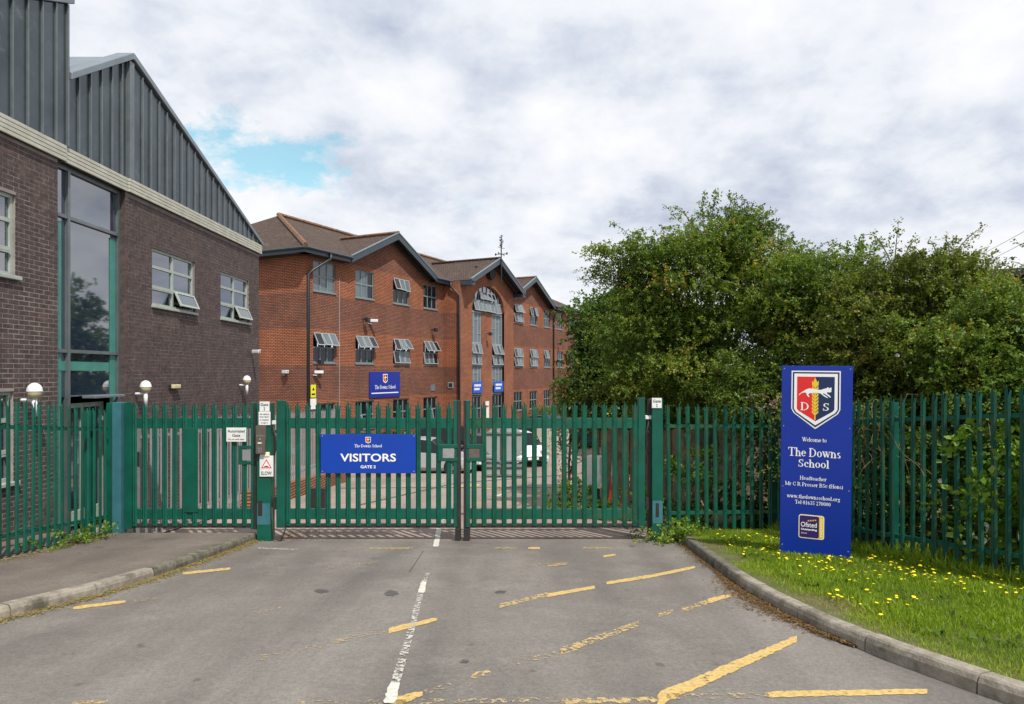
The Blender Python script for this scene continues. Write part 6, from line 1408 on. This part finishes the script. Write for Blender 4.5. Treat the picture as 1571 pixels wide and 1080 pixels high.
grass('grass', 20000, 2.6, 11.2, 0, M['grass_dry'], .02, .05, .06, kr, lambda v: kr(v)+.7, True)
grass('grass', 9000, 3.5, 11.2, 0, M['grass'], .10, .22, .03, lambda v: fence_x(v)-.22, lambda v: fence_x(v)+.3)
n = 240; y = rng.uniform(4.2, 10.9, n); x = np.array([kr(v)+.3+(fence_x(v)-kr(v)-.3)*q for v, q in zip(y, rng.random(n))]); z = np.array([zr(v) for v in y])+.115
tag(sprays(np.stack([x, y, z], 1), nrm(rng.normal(size=(n, 3))*np.array([1, 1, .15])), .09, 7, .055, M['leaf_dark'], None, 'broad_leaf_weeds', droop=0, wide=.3), kind='stuff')
# yellow hawkbit flowers
fm = None; placed = 0
clus = [(3.6, 7.2, .5), (3.3, 6.2, .6), (3.25, 8.9, .5), (3.5, 8.3, .5), (4.2, 8.1, .5), (4.5, 7.6, .45), (4.3, 7.2, .4), (4.9, 7.1, .35), (3.1, 9.6, .5), (3.9, 7.9, .6), (4.6, 6.6, .4), (5.05, 6.5, .3), (3.9, 10.2, .7), (3.2, 10.2, .5)]
fl = MB(); fl.lathe([(.0015, 0), (.0015, .09)], n=4); fl.lathe([(.003, .088), (.011, .096), (.0155, .100), (.001, .104)], n=9, mi=1)
while placed < 250:
    cx_, cy_, r_ = clus[rnd.randrange(len(clus))]; x = rnd.gauss(cx_, r_*.55); y = rnd.gauss(cy_, r_*.45)
    if not (kx(KR, y)+.35 < x < fence_x(y)-.08 and 4.2 < y < 10.9): continue
    if fm is None: o = fl.build('yellow_flower', [M['grass'], M['petal_y']], None, uv=False); fm = o.data
    else: o = bpy.data.objects.new('yellow_flower', fm); C.objects.link(o)
    o.location = (x, y, zr(y)+.10); s_ = rnd.choice((.65, .8, .9, 1.0, 1.15)); o.scale = (s_*1.05, s_*1.05, s_*rnd.uniform(.7, 1.2)); o.rotation_euler = (rnd.uniform(-.25, .25), rnd.uniform(-.25, .25), rnd.uniform(0, 6)); tag(o, 'small yellow dandelion-like flower growing in the grass verge', 'flower', 'yellow flowers in the verge'); placed += 1
# dry litter and straw in the gutters
def litter(name, n, fx, ylo, yhi, mat, spread):
    y = rng.uniform(ylo, yhi, n); x = np.array([fx(v) for v in y])+rng.exponential(spread, n)*1.0
    z = np.array([zr(v) for v in y])+.008+rng.uniform(0, .012, n); d = nrm(np.stack([rng.normal(size=n), rng.normal(size=n), rng.normal(size=n)*.12], 1)); up = nrm(np.stack([rng.normal(size=n)*.3, rng.normal(size=n)*.3, np.ones(n)], 1))
    o = leaf_mesh(name, np.stack([x, y, z], 1), d, up, rng.uniform(.012, .045, n), rng.uniform(0, 1, n), mat, None, .16); return tag(o, kind='stuff')
litter('leaf_litter', 5200, lambda v: kx(KL, v)+.01, 5.6, 11.0, M['grass_dry'], .045)
y_ = rng; 
def litter_r(n, ylo, yhi, spread, mat):
    y = rng.uniform(ylo, yhi, n); w = np.sin((y-ylo)/(yhi-ylo)*math.pi); x = np.array([kx(KR, v) for v in y])-.01-rng.exponential(spread, n)*w
    z = np.array([zr(v) for v in y])+.008+rng.uniform(0, .012, n); d = nrm(np.stack([rng.normal(size=n), rng.normal(size=n), rng.normal(size=n)*.12], 1)); up = nrm(np.stack([rng.normal(size=n)*.3, rng.normal(size=n)*.3, np.ones(n)], 1))
    tag(leaf_mesh('leaf_litter', np.stack([x, y, z], 1), d, up, rng.uniform(.012, .045, n), rng.uniform(0, .8, n), mat, None, .18), kind='stuff')
lm = leaf_mat('dead_leaf', (.10,.055,.025), (.19,.11,.05), (.30,.20,.10), (.40,.30,.16))
litter_r(5200, 5.3, 8.3, .075, lm); litter_r(1500, 8.0, 11.3, .05, lm)
litter('leaf_litter', 900, lambda v: -3.9, 10.9, 12.0, lm, .45)
x_ = None
n = 2600; y = rng.uniform(5.0, 11, n); x = -6.33+rng.exponential(.05, n); z = np.array([zr(v) for v in y])+.128
tag(leaf_mesh('leaf_litter', np.stack([x, y, z], 1), nrm(np.stack([rng.normal(size=n), rng.normal(size=n), rng.normal(size=n)*.2], 1)), nrm(np.stack([rng.normal(size=n)*.3, rng.normal(size=n)*.3, np.ones(n)], 1)), rng.uniform(.012, .045, n), rng.uniform(0, 1, n), M['grass_dry'], None, .16), kind='stuff')
